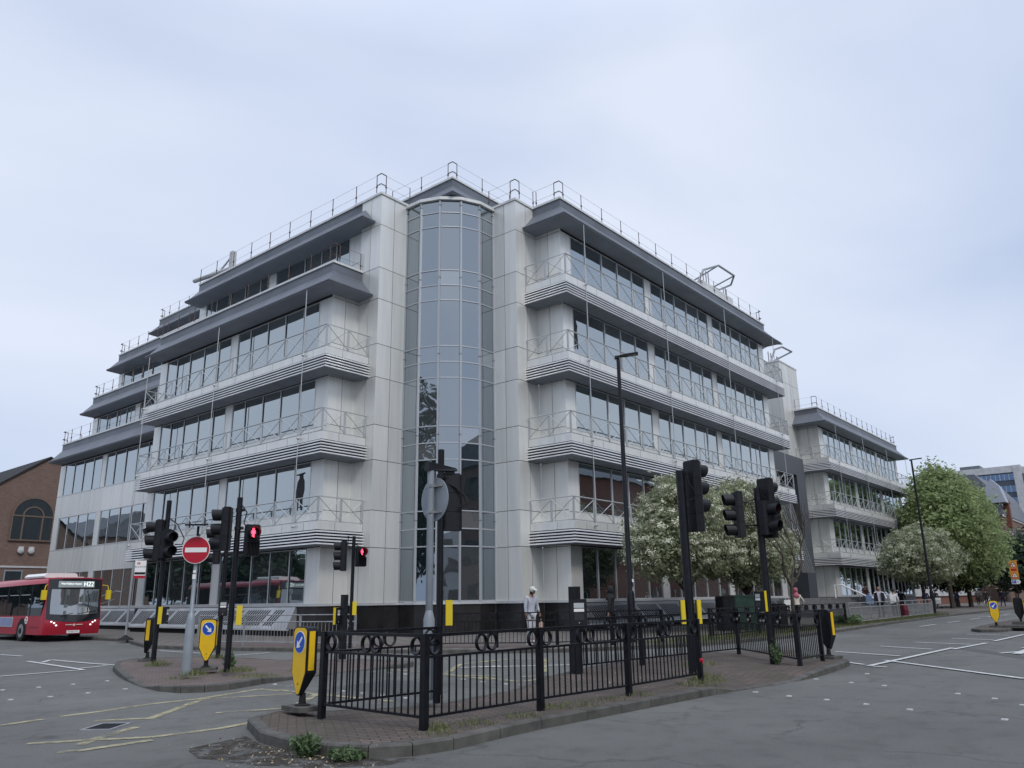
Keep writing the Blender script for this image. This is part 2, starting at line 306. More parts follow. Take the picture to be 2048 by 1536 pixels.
# plan paths: outward is the right-hand side of the direction of travel
def offset(path, d):
    n = len(path); out_ = []
    def nr(i):
        a, b = path[i], path[i + 1]; l = math.hypot(b[0] - a[0], b[1] - a[1]); return ((b[1] - a[1]) / l, -(b[0] - a[0]) / l)
    for i in range(n):
        if i == 0: v = nr(0); k = 1
        elif i == n - 1: v = nr(n - 2); k = 1
        else:
            a, b = nr(i - 1), nr(i); v = (a[0] + b[0], a[1] + b[1]); l = math.hypot(*v); v = (v[0] / l, v[1] / l); k = 1 / max(0.2, v[0] * b[0] + v[1] * b[1])
        out_.append((path[i][0] + v[0] * d * k, path[i][1] + v[1] * d * k))
    return out_
def sweep(mb, path, prof, ms=0, close=True, e0=0.0, e1=0.0):
    """profile [(outward, z)...] swept along the plan path; e0/e1 lengthen the first/last end per unit of outward offset (hipped ends)"""
    rings = []
    offs = [offset(path, d) for d, z in prof]
    def ext(p, q, k): l = math.hypot(p[0] - q[0], p[1] - q[1]); return (p[0] + (p[0] - q[0]) / l * k, p[1] + (p[1] - q[1]) / l * k)
    for i in range(len(path)):
        pts = []
        for j, (d, z) in enumerate(prof):
            p = offs[j][i]
            if i == 0 and e0: p = ext(p, offs[j][1], e0 * d)
            if i == len(path) - 1 and e1: p = ext(p, offs[j][-2], e1 * d)
            pts.append((p[0], p[1], z))
        rings.append(mb.add(pts))
    k = len(prof)
    for i in range(len(rings) - 1):
        for j in range(k if close else k - 1):
            q = (j + 1) % k; mm = ms[j] if isinstance(ms, (list, tuple)) else ms
            mb.face((rings[i] + j, rings[i + 1] + j, rings[i + 1] + q, rings[i] + q), mm)
    if close:
        m0 = ms[0] if isinstance(ms, (list, tuple)) else ms
        mb.face([rings[0] + j for j in range(k)], m0); mb.face([rings[-1] + j for j in reversed(range(k))], m0)
class Fr:
    def __init__(s, a, b):
        s.a = a; s.L = math.hypot(b[0] - a[0], b[1] - a[1]); s.u = ((b[0] - a[0]) / s.L, (b[1] - a[1]) / s.L); s.n = (s.u[1], -s.u[0])
    def p(s, u, v, z): return (s.a[0] + s.u[0] * u + s.n[0] * v, s.a[1] + s.u[1] * u + s.n[1] * v, z)
    def box(s, mb, u0, u1, v0, v1, z0, z1, m=0):
        mb.hexa([s.p(u0, v0, z0), s.p(u1, v0, z0), s.p(u1, v1, z0), s.p(u0, v1, z0), s.p(u0, v0, z1), s.p(u1, v0, z1), s.p(u1, v1, z1), s.p(u0, v1, z1)], m)
def panels(mb, fr, us, zs, v=0.0, g=0.013, th=0.03, mp_=0, mj=1):
    """cladding panels with open joints over a dark backing"""
    fr.box(mb, us[0] + .012, us[-1] - .012, v - 0.2, v - 0.014, zs[0], zs[-1], mj)
    for i in range(len(us) - 1):
        for j in range(len(zs) - 1):
            fr.box(mb, us[i] + (g if i > 0 else .0025), us[i + 1] - (g if i < len(us) - 2 else .0025), v - th, v, zs[j] + g * (j > 0), zs[j + 1] - g * (j < len(zs) - 2), mp_)
def lin(a, b, n): return [a + (b - a) * i / n for i in range(n + 1)]
def ribbon(fr, us, z0, z1, parent, gm=None, mull=0.055, recess=0.035):
    """one ribbon window: panes in one mesh, its aluminium frame a child"""
    g = MB()
    for i in range(len(us) - 1):
        j = [random.uniform(-0.004, 0.004) for _ in range(3)]
        P = [fr.p(us[i], -recess + j[0], z0), fr.p(us[i + 1], -recess + j[1], z0), fr.p(us[i + 1], -recess + j[1] + j[2], z1), fr.p(us[i], -recess + j[0] + j[2], z1)]
        Q = [fr.p(us[i], -recess - .03, z0), fr.p(us[i + 1], -recess - .03, z0), fr.p(us[i + 1], -recess - .03, z1), fr.p(us[i], -recess - .03, z1)]
        g.hexa(Q + P, 0)
    o = g.build('window', gm or GLASS2, parent)
    f = MB()
    for i, u in enumerate(us):
        w0 = mull / 2 if 0 < i < len(us) - 1 else mull * .45
        uu = min(max(u, us[0] + w0), us[-1] - w0)
        fr.box(f, uu - w0, uu + w0, -recess + .008, 0.015, z0 + .05, z1 - .03)
        if 0 < i < len(us) - 1: fr.box(f, uu + w0, uu + w0 + .016, -recess + .008, -.012, z0 + .05, z1 - .03, 1)
    fr.box(f, us[0], us[-1], -recess + .008, 0.02, z0, z0 + .05); fr.box(f, us[0], us[-1], -recess + .008, 0.012, z1 - .03, z1)
    f.build('frame', [ALU, JOINT], o)
    return o
# ================================================================ OFFICE BUILDING
ZT = [3.85 + 3.95 * k for k in range(6)]
BL = thing('office_building', 'large silver panelled office building with stacked balconies and a curved glass corner bay', 'office building', (28, 27, 0.12), world=True)
def wall(name, segs, parent=BL, m=(PANEL, JOINT)):
    mb = MB()
    for fr, us, zs in segs: panels(mb, fr, us, zs)
    return mb.build(name, list(m), parent)
# --- piers either side of the glass bay (shared joint lines)
ZJ = [1.46]
for z in ZT[:5]: ZJ += [z, z + 1.65]
ZJ[-1] = 21.3
A = (24.84, 27.55); B = (27.97, 24.43)
cut = lambda L_, n: lin(0, L_, n)
segs = []
for a, b, n in (((23.07, 29.03), (23.07, 27.55), 2), ((23.07, 27.55), A, 2), (B, (27.97, 22.9), 2), ((27.97, 22.9), (29.6, 22.9), 2)):
    fr = Fr(a, b); segs.append((fr, cut(fr.L, n), ZJ))
wall('corner_pier', segs[:2]); wall('corner_pier', segs[2:])
mb = MB()
for p in ([(23.3, 29.2), (23.3, 27.78), (24.9, 27.78), (24.9, 29.2)], [(28.2, 24.5), (28.2, 23.13), (29.7, 23.13), (29.7, 24.5)]):
    mb.prism(p, lambda a, b, d: (a, b, d), 0.2, 21.2)
sweep(mb, [(23.07, 29.6), (23.07, 27.55), A], [(.0, 21.3), (.06, 21.3), (.06, 21.42), (-.35, 21.42), (-.35, 21.3)], 1)
sweep(mb, [B, (27.97, 22.9), (29.6, 22.9)], [(.0, 21.3), (.06, 21.3), (.06, 21.42), (-.35, 21.42), (-.35, 21.3)], 1)
mb.build('wall_core', [DARK, COPE], BL)
# --- curved glass bay
u = (Vector(B) - Vector(A)).normalized(); nn = Vector((-1, -1)).normalized()
cl = (Vector(B) - Vector(A)).length / (1 + 2 * math.cos(R(22)) + 2 * math.cos(R(44)))
V = [Vector(A)]
for a in (44, 22, 0, -22, -44): V.append(V[-1] + cl * (math.cos(R(a)) * u + math.sin(R(a)) * nn))
BOW = [tuple(v) for v in V]
TR = [1.50]
for k in range(5): TR += [ZT[k] + .03, ZT[k] + .82, ZT[k] + 1.62]
TR = TR[:-1] + [21.15]
g = MB(); f = MB()
for i in range(5):
    fr = Fr(BOW[i], BOW[i + 1])
    for j in range(len(TR) - 1):
        t = [random.uniform(-.003, .003) for _ in range(3)]
        P = [fr.p(.04, t[0], TR[j]), fr.p(fr.L - .04, t[1], TR[j]), fr.p(fr.L - .04, t[1] + t[2], TR[j + 1]), fr.p(.04, t[0] + t[2], TR[j + 1])]
        Q = [fr.p(.04, -.04, TR[j]), fr.p(fr.L - .04, -.04, TR[j]), fr.p(fr.L - .04, -.04, TR[j + 1]), fr.p(.04, -.04, TR[j + 1])]
        g.hexa(Q + P)
    for z in TR: fr.box(f, .04, fr.L - .04, .006, .035, z - .027, z + .027)
    fr.box(f, -.03, fr.L + .03, -.3, .14, 21.14, 21.30, 1)
for i, v in enumerate(BOW):
    d = (Vector((26.4, 26.0)) - Vector(v)).normalized() if 0 < i < 5 else Vector((0, 0))
    f.X = Matrix.Translation((v[0], v[1], 0)) @ Matrix.Rotation(math.atan2(d.y, d.x) if 0 < i < 5 else 0, 4, 'Z')
    f.box((-.065, -.045, 1.46), (.06, .045, 21.14)); 
    for k in range(5): f.box((-.079, -.064, ZT[k] + 1.2), (.06, .064, ZT[k] + 1.215), 2)
f.X = None
bay = g.build('bay_window', GLASS, BL); f.build('frame', [mat('bay_frame', (.42, .44, .46), .4, .4), COPE, JOINT], bay)
# --- dark hipped roof corner behind the bay
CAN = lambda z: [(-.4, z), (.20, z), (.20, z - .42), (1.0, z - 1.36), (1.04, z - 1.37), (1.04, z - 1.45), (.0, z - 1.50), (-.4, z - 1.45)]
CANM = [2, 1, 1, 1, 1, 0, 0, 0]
def canopy(path, z, parent=BL, e0=0.0, e1=0.0, name='roof_canopy'):
    mb = MB(); sweep(mb, path, CAN(z), CANM, e0=e0, e1=e1)
    sweep(mb, path, [(-.2, z + .01), (.26, z + .01), (.26, z + .12), (-.2, z + .12)], 2)
    sweep(mb, path, [(.955, z - 1.29), (1.07, z - 1.33), (1.08, z - 1.39), (1.035, z - 1.41)], 1, e0=e0 * 1.0, e1=e1)
    # seams of the soffit panels
    P = offset(path, .55)
    for i in range(len(P) - 1):
        fr = Fr(path[i], path[i + 1]); n = max(1, int(fr.L / 2.4))
        for j in range(1, n):
            uu = fr.L * j / n; k0, k1 = (fr.p(uu - .005, .05, z - 1.499), fr.p(uu - .005, .98, z - 1.445)), (fr.p(uu + .005, .98, z - 1.445), fr.p(uu + .005, .05, z - 1.499)); mb.poly([k0[0], k0[1], k1[0], k1[1]], 3)
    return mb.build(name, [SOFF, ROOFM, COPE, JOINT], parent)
canopy([(26.45, 31.0), (26.45, 25.9), (31.5, 25.9)], 22.85)
mb = MB(); mb.box((26.5, 25.95, 20.9), (31.4, 31, 21.5), 0)
mb.box((26.35, 25.8, 21.3), (31.4, 31, 22.2), 0); mb.build('roof_upstand', ROOFM, BL)
# --- right-hand balcony block
RW = [(29.6, 22.9), (29.6, 21.3), (55.1, 21.3), (55.1, 22.9)]
frR = Fr(RW[1], RW[2]); frRs = Fr(RW[0], RW[1])
x0 = 29.6
grp = [[30.43 - x0, 31.8 - x0, 33.35 - x0, 34.93 - x0, 36.47 - x0, 37.87 - x0]]
for s in (38.53, 46.58): grp.append([s - x0 + t for t in (0, 1.34, 2.93, 4.5, 6.1, 7.45 if s < 40 else 7.66)])
def pil(us_groups, L_):
    r = [(0, us_groups[0][0])]
    for i in range(len(us_groups) - 1): r.append((us_groups[i][-1], us_groups[i + 1][0]))
    r.append((us_groups[-1][-1], L_)); return r
def storey_wall(fr, groups, k, top, parent=BL, sill=True, m=(PANEL, JOINT)):
    zt = ZT[k]; zs = zt - 2.39 if k == 0 else zt - 2.37
    z0 = 1.46 if k == 0 else ZT[k - 1] + .6
    mb = MB()
    for a, b in pil(groups, fr.L): panels(mb, fr, [a, b], [z0, zt + .02] if k == 0 else [z0, zs, zt + .02])
    if k:
        for gq in groups: panels(mb, fr, [gq[0] + .002] + gq[1:-1] + [gq[-1] - .002], [z0, zs])
    fr.box(mb, .02, fr.L - .02, -.25, -.02, zt + .02, top, 1)
    fr.box(mb, .4, fr.L - .4, -.6, -.1, z0, zt, 1)
    mb.build('wall', list(m), parent)
    for gq in groups: ribbon(fr, gq, zs, zt, parent)
for k in range(5):
    storey_wall(frR, grp, k, ZT[k] + .6 if k < 4 else 21.2)
wall('wall', [(frRs, cut(frRs.L, 2), ZJ)])
def balcony(path, k, parent=BL, gaps=None, e=None, xs=1.61, first=0.42, depth=.98, brace=True):
    z = ZT[k] + .05; d = depth
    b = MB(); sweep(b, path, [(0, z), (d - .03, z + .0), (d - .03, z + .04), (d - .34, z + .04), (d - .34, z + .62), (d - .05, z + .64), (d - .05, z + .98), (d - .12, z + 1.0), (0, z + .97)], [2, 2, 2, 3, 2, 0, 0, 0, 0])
    for i in range(len(path) - 1):
        fr = Fr(path[i], path[i + 1]); n = max(1, int(fr.L / 1.61))
        for j in range(0, n + 1):
            uu = min(fr.L - .02, fr.L * j / n + .02); fr.box(b, uu - .006, uu + .006, d - .06, d - .047, z + .63, z + .97, 1)
            if 0 < j < n: fr.box(b, uu - .006, uu + .006, .05, d - .06, z - .004, z + .02, 1)
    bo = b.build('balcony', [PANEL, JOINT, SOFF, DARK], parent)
    l = MB()
    for i in range(5):
        q = z + .005 + i * .13
        sweep(l, path, [(d - .09, q + .02), (d - .03, q), (d + .015, q + .012), (d - .005, q + .072), (d - .09, q + .085)], 0)
    l.build('louvre', [LOUV], bo)
    r = MB(); P = offset(path, d - .07)
    for zz, rr in ((z + 1.03, .022), (z + 2.06, .03)): r.tube([(p[0], p[1], zz) for p in P], rr, 6)
    for i in range(len(P) - 1):
        fr = Fr(P[i], P[i + 1])
        n = max(1, round(fr.L / xs)); us = lin(0, fr.L, n)
        for j, uu in enumerate(us):
            if j == 0 and i > 0: pass
            q0, q1 = max(uu - .03, 0), min(uu + .035, fr.L); wd = .055 if 0 < j < n else .03
            fr.box(r, min(max(uu, wd), fr.L - wd) - wd, min(max(uu, wd), fr.L - wd) + wd, -.016, .016, z + 1.0, z + 2.04)
        for j in range(n):
            if brace:
                r.tube([fr.p(us[j], 0, z + 1.05), fr.p(us[j + 1], 0, z + 2.02)], .018, 4, caps=False)
                r.tube([fr.p(us[j], .02, z + 2.02), fr.p(us[j + 1], .02, z + 1.05)], .018, 4, caps=False)
    r.build('balcony_railing', [RAIL], bo)
for k in range(4): balcony([(29.6, 22.9), (29.6, 21.3), (55.1, 21.3), (55.1, 22.3)], k)
canopy(RW[:3] + [(55.1, 22.4)], 21.3)
def roof(pts, z, parent=BL, name='flat_roof', t=.25):
    mb = MB(); mb.prism(pts, lambda a, b, d: (a, b, d), z - t, z); mb.build(name, [SLATE], parent)
roof([(29.7, 21.6), (54.9, 21.6), (54.9, 40), (26.9, 40), (26.9, 27), (29.7, 24)], 21.0)
def rods(pts, z0, z1, parent=BL, zb=(1, 2, 3, 4)):
    for x, y in pts:
        mb = MB(); mb.tube([(x, y, z0), (x, y, z1)], .022, 8)
        for k in zb:
            z = ZT[k - 1] + .05 + .85
            if z0 <= z + .2 < z1: mb.sphere((x, y, z), .075, 8)
        mb.build('drain_rod', [RAIL], parent, smooth=True)
rods([(x, 20.27) for x in (30.24, 38.3, 46.4, 54.5)], 4.75, 19.95)
# --- left-hand balcony block
LW = [(21.5, 45.9), (21.5, 29.03), (23.07, 29.03)]
frL = Fr(LW[0], LW[1]); frLs = Fr(LW[1], LW[2])
Lc = lambda ys: [45.9 - y for y in ys]
lg = [Lc([45.1, 43.84, 42.33, 40.75, 39.18, 37.9]), Lc([37.27, 36.02, 34.4, 32.84, 31.28, 30.0])]
for k in range(4): storey_wall(frL, lg, k, ZT[k] + .6 if k < 3 else 17.1)
wall('wall', [(frLs, cut(frLs.L, 2), [z for z in ZJ if z < 17] + [17.1])])
for k in range(3):
    balcony([(22.7, 45.9), (21.5, 45.9 - .24), (21.5, 29.03), (23.07, 29.03)] if False else [(21.5, 45.6), (21.5, 29.03), (23.07, 29.03)], k)
    # return of the railing at the far end
    z = ZT[k] + .05; r = MB()
    for zz, rr in ((z + 1.03, .022), (z + 2.06, .03)): r.tube([(20.6, 45.6, zz), (21.9, 45.6, zz)], rr, 6)
    for x in (20.6, 21.2, 21.8): r.box((x - .03, 45.56, z + 1.0), (x + .03, 45.6, z + 2.04))
    for xa in (20.6, 21.2): r.tube([(xa, 45.6, z + 1.05), (xa + .6, 45.6, z + 2.02)], .011, 4); r.tube([(xa, 45.62, z + 2.02), (xa + .6, 45.62, z + 1.05)], .011, 4)
    r.build('balcony_railing', [RAIL], BL)
canopy(LW, 17.35, e0=0.0)
mb = MB(); mb.box((21.7, 29.2, .2), (23.0, 45.7, 17.0)); mb.build('wall_core', [DARK], BL)
roof([(21.6, 29.15), (23.6, 29.15), (23.6, 45.8), (21.6, 45.8)], 17.2)
rods([(20.47, y) for y in (29.69, 37.5, 45.3)], 4.75, 15.9, zb=(1, 2, 3))
# set-back fourth floor
frU = Fr((23.3, 45.3), (23.3, 29.03)); yc = lambda ys: [45.3 - y for y in ys]
ug = [yc([44.5, 43.2, 41.6, 40.0, 38.4, 37.5]), yc([36.85, 35.6, 34.1, 32.6, 31.3, 30.2])]
mb = MB()
for a, b in pil(ug, frU.L): panels(mb, frU, [a, b], [17.2, 18.2, 19.85])
for gq in ug: panels(mb, frU, gq, [17.2, 18.2])
frU.box(mb, 0, frU.L, -.3, -.15, 17.2, 21.2, 1); frU.box(mb, 0, frU.L, -.3, -.02, 19.85, 21.2, 1)
mb.build('wall', [PANEL, JOINT], BL)
for gq in ug: ribbon(frU, gq, 18.2, 19.85, BL)
canopy([(23.3, 45.3), (23.3, 29.03), (24.4, 29.03)], 21.3)
# --- far-left stepped wing
YE = 64.0
frF = Fr((23.2, YE), (23.2, 45.9)); fc = lambda ys: [YE - y for y in ys]
fg = [fc([63.1, 61.4, 59.75, 58.15, 56.75]), fc([56.1, 54.75, 53.15, 51.55, 50.0, 48.7])]
def zig(x, k, zs, zt, ztop, z0, groups=fg):
    fr = Fr((x, YE), (x, 45.9)); mb = MB()
    for a, b in pil(groups, fr.L): panels(mb, fr, [a, b] if b - a < 2 else lin(a, b, 3), [z0, zs, zt])
    for gq in groups: panels(mb, fr, gq, [z0, zs])
    fr.box(mb, 0, fr.L, -.25, -.02, zt, ztop, 1)
    mb.build('wall', [PANEL2 if k < 2 else PANEL, JOINT], BL)
    for gq in groups: ribbon(fr, gq, zs, zt, BL)
fr = frF; mb = MB()
for a, b in pil(fg, fr.L): panels(mb, fr, [a, b] if b - a < 2 else lin(a, b, 3), [1.46, 3.8])
fr.box(mb, 0, fr.L, -.25, -.1, 1.46, 3.8, 1)
mb.build('wall', [PANEL2, JOINT], BL)
for gq in fg: ribbon(fr, gq, 1.46, 3.8, BL)
zig(23.2, 1, 5.45, 7.78, 7.79, 3.8); zig(23.2, 2, 9.4, 11.75, 12.9, 7.79)
canopy([(23.3, YE), (23.3, 46.9)], 13.35, e0=0.0, e1=0.0)
zig(25.05, 3, 14.1, 15.75, 16.9, 13.2); canopy([(25.05, YE), (25.05, 45.0)], 17.35)
zig(26.6, 4, 18.1, 19.75, 20.9, 17.2); canopy([(26.6, YE), (26.6, 45.0)], 21.3)
zig(29.6, 5, 21.9, 23.6, 24.8, 21.1); canopy([(29.6, YE), (29.6, 45.0)], 25.2)
for a, z in (((23.4, 25.2), 13.22), ((25.2, 26.8), 17.22), ((26.75, 29.8), 21.15), ((29.8, 42), 25.05)):
    roof([(a[0], 45.2), (a[1], 45.2), (a[1], YE - .1), (a[0], YE - .1)], z)
mb = MB()
for x, z in ((23.3, 13), (25.15, 17), (26.8, 21), (29.8, 25)): mb.box((x + .1, 46.0, z - 4.3 if x > 24 else .2), (42, YE - .02 - (x - 23) * .01, z))
mb.build('wall_core', [PANEL2], BL)
# --- plinth, sill band and basement grilles
PP = [(23.2, 64.0), (23.2, 45.9), (21.5, 45.9), (21.5, 29.03), (23.07, 29.03), (23.07, 27.55)] + BOW + [(27.97, 22.9), (29.6, 22.9), (29.6, 21.3), (55.1, 21.3), (55.1, 24)]
mb = MB(); sweep(mb, PP, [(-.2, 1.36), (.07, 1.36), (.07, 1.455), (-.2, 1.455)], 0); mb.build('sill_band', [ALU], BL)
mb = MB()
for i in range(len(PP) - 1):
    fr = Fr(PP[i], PP[i + 1]); n = max(1, round(fr.L / .9)); panels(mb, fr, lin(0, fr.L, n), [.1, 1.36], v=.0 if i % 2 else .0, g=.004)
mb.build('plinth', [GRAN, JOINT], BL)
def grille(fr, u0, u1, m, lean, end0=True, gaps=11, dm=DARK):
    """sloping slotted skirt over the basement lights"""
    a, b = .08, .52; zt, zb = 1.33, .42
    mb = MB(); P = [fr.p(u0, 0, zb - .02), fr.p(u1, 0, zb - .02), fr.p(u1, b, zb - .02), fr.p(u0, b, zb - .02), fr.p(u0, 0, zt), fr.p(u1, 0, zt), fr.p(u1, a, zt), fr.p(u0, a, zt)]
    mb.hexa(P, 0)
    fr.box(mb, u0 - .0, u1 + .0, b - .15, b + .03, zb - .07, zb + .004, 2)
    fr.box(mb, u0, u1, 0, b - .1, .1, zb - .07, 1)
    sl = lambda u, t, o: fr.p(u, a + (b - a) * t + o * .9, zt + (zb - zt) * t + o * .42)
    u = u0 + .25; k = 0
    while u < u1 - .75:
        if k % gaps != gaps - 1:
            q = [(u, .14), (u + .085, .14), (u + .085 + lean, .86), (u + lean, .86)]
            if min(x for x, _ in q) > u0 and max(x for x, _ in q) < u1:
                mb.hexa([sl(x, t, -.01) for x, t in q] + [sl(x, t, .006) for x, t in q], 1)
            u += .19
        else: u += .30
        k += 1
    return mb.build('basement_grille', [m, dm, ALU], BL)
grille(Fr((21.5, 45.3), (21.5, 30.5)), 0, 14.8, GRIL, -.55)
grille(Fr((23.2, 63.5), (23.2, 46.5)), 0, 17, GRIL, -.55)
grille(Fr((30.2, 21.3), (55.0, 21.3)), 0, 24.6, GRILD, .5)
# dark side light-well bars
for i in range(3):
    mb = MB(); mb.tube([(28.6 + i * .16, 22.82, 1.2), (28.15 + i * .16, 22.62, .35)], .035, 6); mb.build('light_well_bar', [GREY], BL)
    mb = MB(); mb.tube([(22.4 + i * .16, 28.95, 1.2), (22.9 + i * .16, 28.7, .4)], .035, 6); mb.build('light_well_bar', [GREY], BL)
# --- roof-edge protection rails
def edge_rail(path, z, d=.12, sp=1.95, parent=BL, hoops=(), double=False):
    P = offset(path, d); mb = MB()
    def post(x, y): mb.tube([(x, y, z), (x, y, z + .98)], .022, 6); mb.tube([(x, y, z + .28), (x, y, z + .36)], .045, 6)
    for i in range(len(P) - 1):
        fr = Fr(P[i], P[i + 1]); n = max(1, round(fr.L / sp)); us = lin(0, fr.L, n)
        us = us if i == len(P) - 2 else us[:-1]
        for j, uu in enumerate(us):
            if j == 0 and i > 0:
                p = fr.p(.33, 0, z); post(p[0], p[1]); fr0 = Fr(P[i - 1], P[i]); q = fr0.p(fr0.L - .33, 0, z); post(q[0], q[1])
                for h in (.4, .98): mb.tube([(q[0], q[1], z + h), (P[i][0], P[i][1], z + h), (p[0], p[1], z + h)], .022, 6)
            else: p = fr.p(uu, 0, z); post(p[0], p[1])
    for h in (.35, .95): mb.tube([(p[0], p[1], z + h) for p in P], .007, 4)
    return mb.build('roof_edge_rail', [RUSTY], parent)
edge_rail([(23.2, 45.2), (23.07, 27.6), (24.9, 27.6)], 21.42); edge_rail([(28.0, 24.6), (27.97, 22.9), (29.6, 22.9)], 21.42)
edge_rail([(29.6, 22.9), (29.6, 21.3), (55.0, 21.3), (55, 23)], 21.42); edge_rail([(26.45, 30.5), (26.45, 25.9), (31.0, 25.9)], 22.95)
edge_rail([(21.5, 45.9), (21.5, 29.03), (23.0, 29.03)], 17.45)
for x, z in ((23.2, 13.45), (25.05, 17.45), (26.6, 21.4), (29.6, 25.3)): edge_rail([(x + 1.2, YE), (x, YE), (x, 46.5)], z, sp=1.6)
# --- rooftop plant and cradle gantries
mb = MB()
mb.box((24.35, 43.8, 21.2), (24.65, 44.15, 23.75)); mb.tube([(24.5, 44.0, 22.6), (24.5, 48.8, 23.05)], .15, 8); mb.tube([(24.5, 44.1, 23.5), (24.5, 45.9, 22.6)], .06, 8)
for y in (45.8, 47.3): mb.tube([(24.5, y, 21.0), (24.5, y, 22.6)], .05, 6)
mb.build('cradle_gantry', [CONC], BL)
mb = MB(); mb.box((51.6, 24, 21.0), (56.9, 27, 24.7)); mb.build('plant_room', [PANEL2], BL)
mb = MB()
mb.tube([(50.6, 24, 24.0), (51.9, 24, 25.6), (54.7, 24, 26.9), (57.6, 24, 26.95), (58.2, 24.6, 26.5), (56.2, 24.8, 25.5), (53.9, 24.8, 25.3)], .085, 8)
mb.tube([(52.6, 26.4, 24.4), (53.4, 26.4, 25.9), (56.4, 26.4, 26.5), (59.0, 26.4, 26.4)], .085, 8); mb.tube([(54.7, 24, 26.9), (54.9, 26.4, 26.3)], .06, 6); mb.tube([(57.6, 24, 26.95), (57.8, 26.4, 26.45)], .06, 6)
for x in (52.4, 52.9, 53.3, 55.9, 56.3): mb.tube([(x, 24.3, 24.2), (x, 24.3, 25.9 if x < 54 else 25.5)], .045, 6)
mb.build('cradle_gantry', [GREY], BL)
# --- window graphics
def decal(fr, pts, m, v, parent, name='window_graphic'):
    mb = MB(); mb.prism(pts, lambda a, b, d: fr.p(a, d, b), v, v + .004); return mb.build(name, [m], parent)
sil = [(0, 0), (.12, .0), (.16, .55), (.20, .95), (.22, .6), (.34, 0), (.46, 0), (.44, .6), (.55, 1.0), (.52, 1.45), (.42, 1.62), (.40, 1.78), (.54, 1.84), (.54, 1.9), (-.1, 1.84), (-.1, 1.79), (.14, 1.76), (.14, 1.62), (.0, 1.45), (-.08, .95), (-.06, .4)]
decal(frL, [(14.85 + x, 5.62 + y * .92) for x, y in sil], BLACKM, -.024, BL)
sil2 = [(0, 0), (.1, .05), (.2, .4), (.26, .1), (.36, .1), (.33, .7), (.28, 1.0), (.34, 1.3), (.22, 1.62), (.02, 1.6), (0, 1.0), (.05, .6)]
decal(frR, [(.92 + x, 13.5 + y) for x, y in sil2], BLACKM, -.024, BL)

# ================================================================ FAR WING (beyond the entrance)
rb2 = None
W2 = thing('office_wing', 'lower silver office wing with three balcony tiers beyond the entrance steps', 'office building', (75, 23, 0.12), world=True)
P2 = [(68.4, 24.1), (68.4, 22.3), (93.0, 22.3), (93.0, 24.0)]
fr2 = Fr(P2[1], P2[2]); fr2s = Fr(P2[0], P2[1])
g2 = [[1.1 + i * 1.5 for i in range(6)], [9.2 + i * 1.5 for i in range(6)], [17.3 + i * 1.32 for i in range(6)]]
for k in range(4): storey_wall(fr2, g2, k, ZT[k] + .6 if k < 3 else 17.2, W2, m=(PANEL2, JOINT))
wall('wall', [(fr2s, cut(fr2s.L, 2), [z for z in ZJ if z < 17] + [17.2])], W2, (PANEL2, JOINT))
for k in range(3): balcony(P2, k, W2)
canopy(P2, 17.35, W2)
rods([(x, 21.25) for x in (69.8, 77.5, 85.3, 92.6)], 4.75, 15.9, W2, zb=(1, 2, 3))
mb = MB(); mb.box((68.7, 22.6, .2), (92.9, 40, 17.0)); mb.build('wall_core', [DARK], W2)
roof([(68.5, 22.5), (92.9, 22.5), (92.9, 40), (68.5, 40)], 17.2, W2)
edge_rail([(68.4, 24.0), (68.4, 22.3), (93.0, 22.3), (93, 24)], 17.45, sp=1.7, parent=W2)
mb = MB(); sweep(mb, P2, [(-.2, 1.36), (.07, 1.36), (.07, 1.455), (-.2, 1.455)], 0); mb.build('sill_band', [ALU], W2)
mb = MB(); fr2.box(mb, 0, fr2.L, -.2, .0, .1, 1.36); mb.build('plinth', [GRILD], W2)
# stair tower and portal
ST = thing('stair_tower', 'tall windowless silver stair tower rising between the two office blocks', 'tower', (67, 26, 0.12), world=True)
mb = MB()
for a, b, n in (((65.8, 32), (65.8, 24.1), 4), ((65.8, 24.1), (69.9, 24.1), 2), ((69.9, 24.1), (69.9, 32), 4)):
    fr = Fr(a, b); panels(mb, fr, lin(0, fr.L, n), [.2, 3.9, 7.85, 11.8, 15.7, 19.7, 21.6])
mb.box((66, 24.3, .2), (69.7, 32, 21.5), 1); mb.box((65.75, 24.05, 21.5), (69.95, 32, 21.62), 2)
mb.build('wall', [PANEL2, DARK, COPE], ST)
mb = MB()
mb.tube([(66.2, 25, 21.6), (67.6, 25, 23.2), (69.5, 25, 23.9), (71.9, 25, 24.0)], .09, 8); mb.tube([(64.7, 25, 22.6), (66.9, 25, 23.6), (69.5, 25, 24.2)], .09, 8); mb.tube([(71.9, 25, 24.0), (71.4, 27, 23.2), (69.0, 27, 22.6)], .08, 8)
for x in (67.2, 67.8, 69.2, 69.5): mb.tube([(x, 25.5, 21.6), (x, 25.5, 23)], .05, 6)
mb.build('cradle_gantry', [GREY], ST)
PO = thing('entrance_portal', 'dark grey square entrance portal with sloping pipes above the steps', 'entrance', (60, 22, 0.12), world=True)
mb = MB(); mb.box((55.3, 22.6, 10.9), (64.7, 24.0, 12.4)); mb.box((62.9, 22.6, .1), (64.7, 24.0, 10.9)); mb.box((55.3, 22.6, .1), (56.1, 24, 10.9)); mb.build('portal_frame', [mat('portal_grey', (.045, .05, .06), .45)], PO)
mb = MB(); fr = Fr((56.1, 25.2), (68.3, 25.2)); panels(mb, fr, lin(0, fr.L, 7), [1.3, 4.3, 7.6, 11, 13]); mb.build('wall', [PANEL2, DARK], PO)
mb = MB(); mb.box((60.3, 24.9, 1.3), (62.8, 25.1, 4.2)); mb.build('door', [GLASS2], PO)
for i in range(6):
    mb = MB(); mb.tube([(56.6 + i * .45, 21.9, 8.6), (60.0 + i * .45, 21.9, 3.2)], .09, 8); mb.build('sloping_pipe', [GREY], PO)
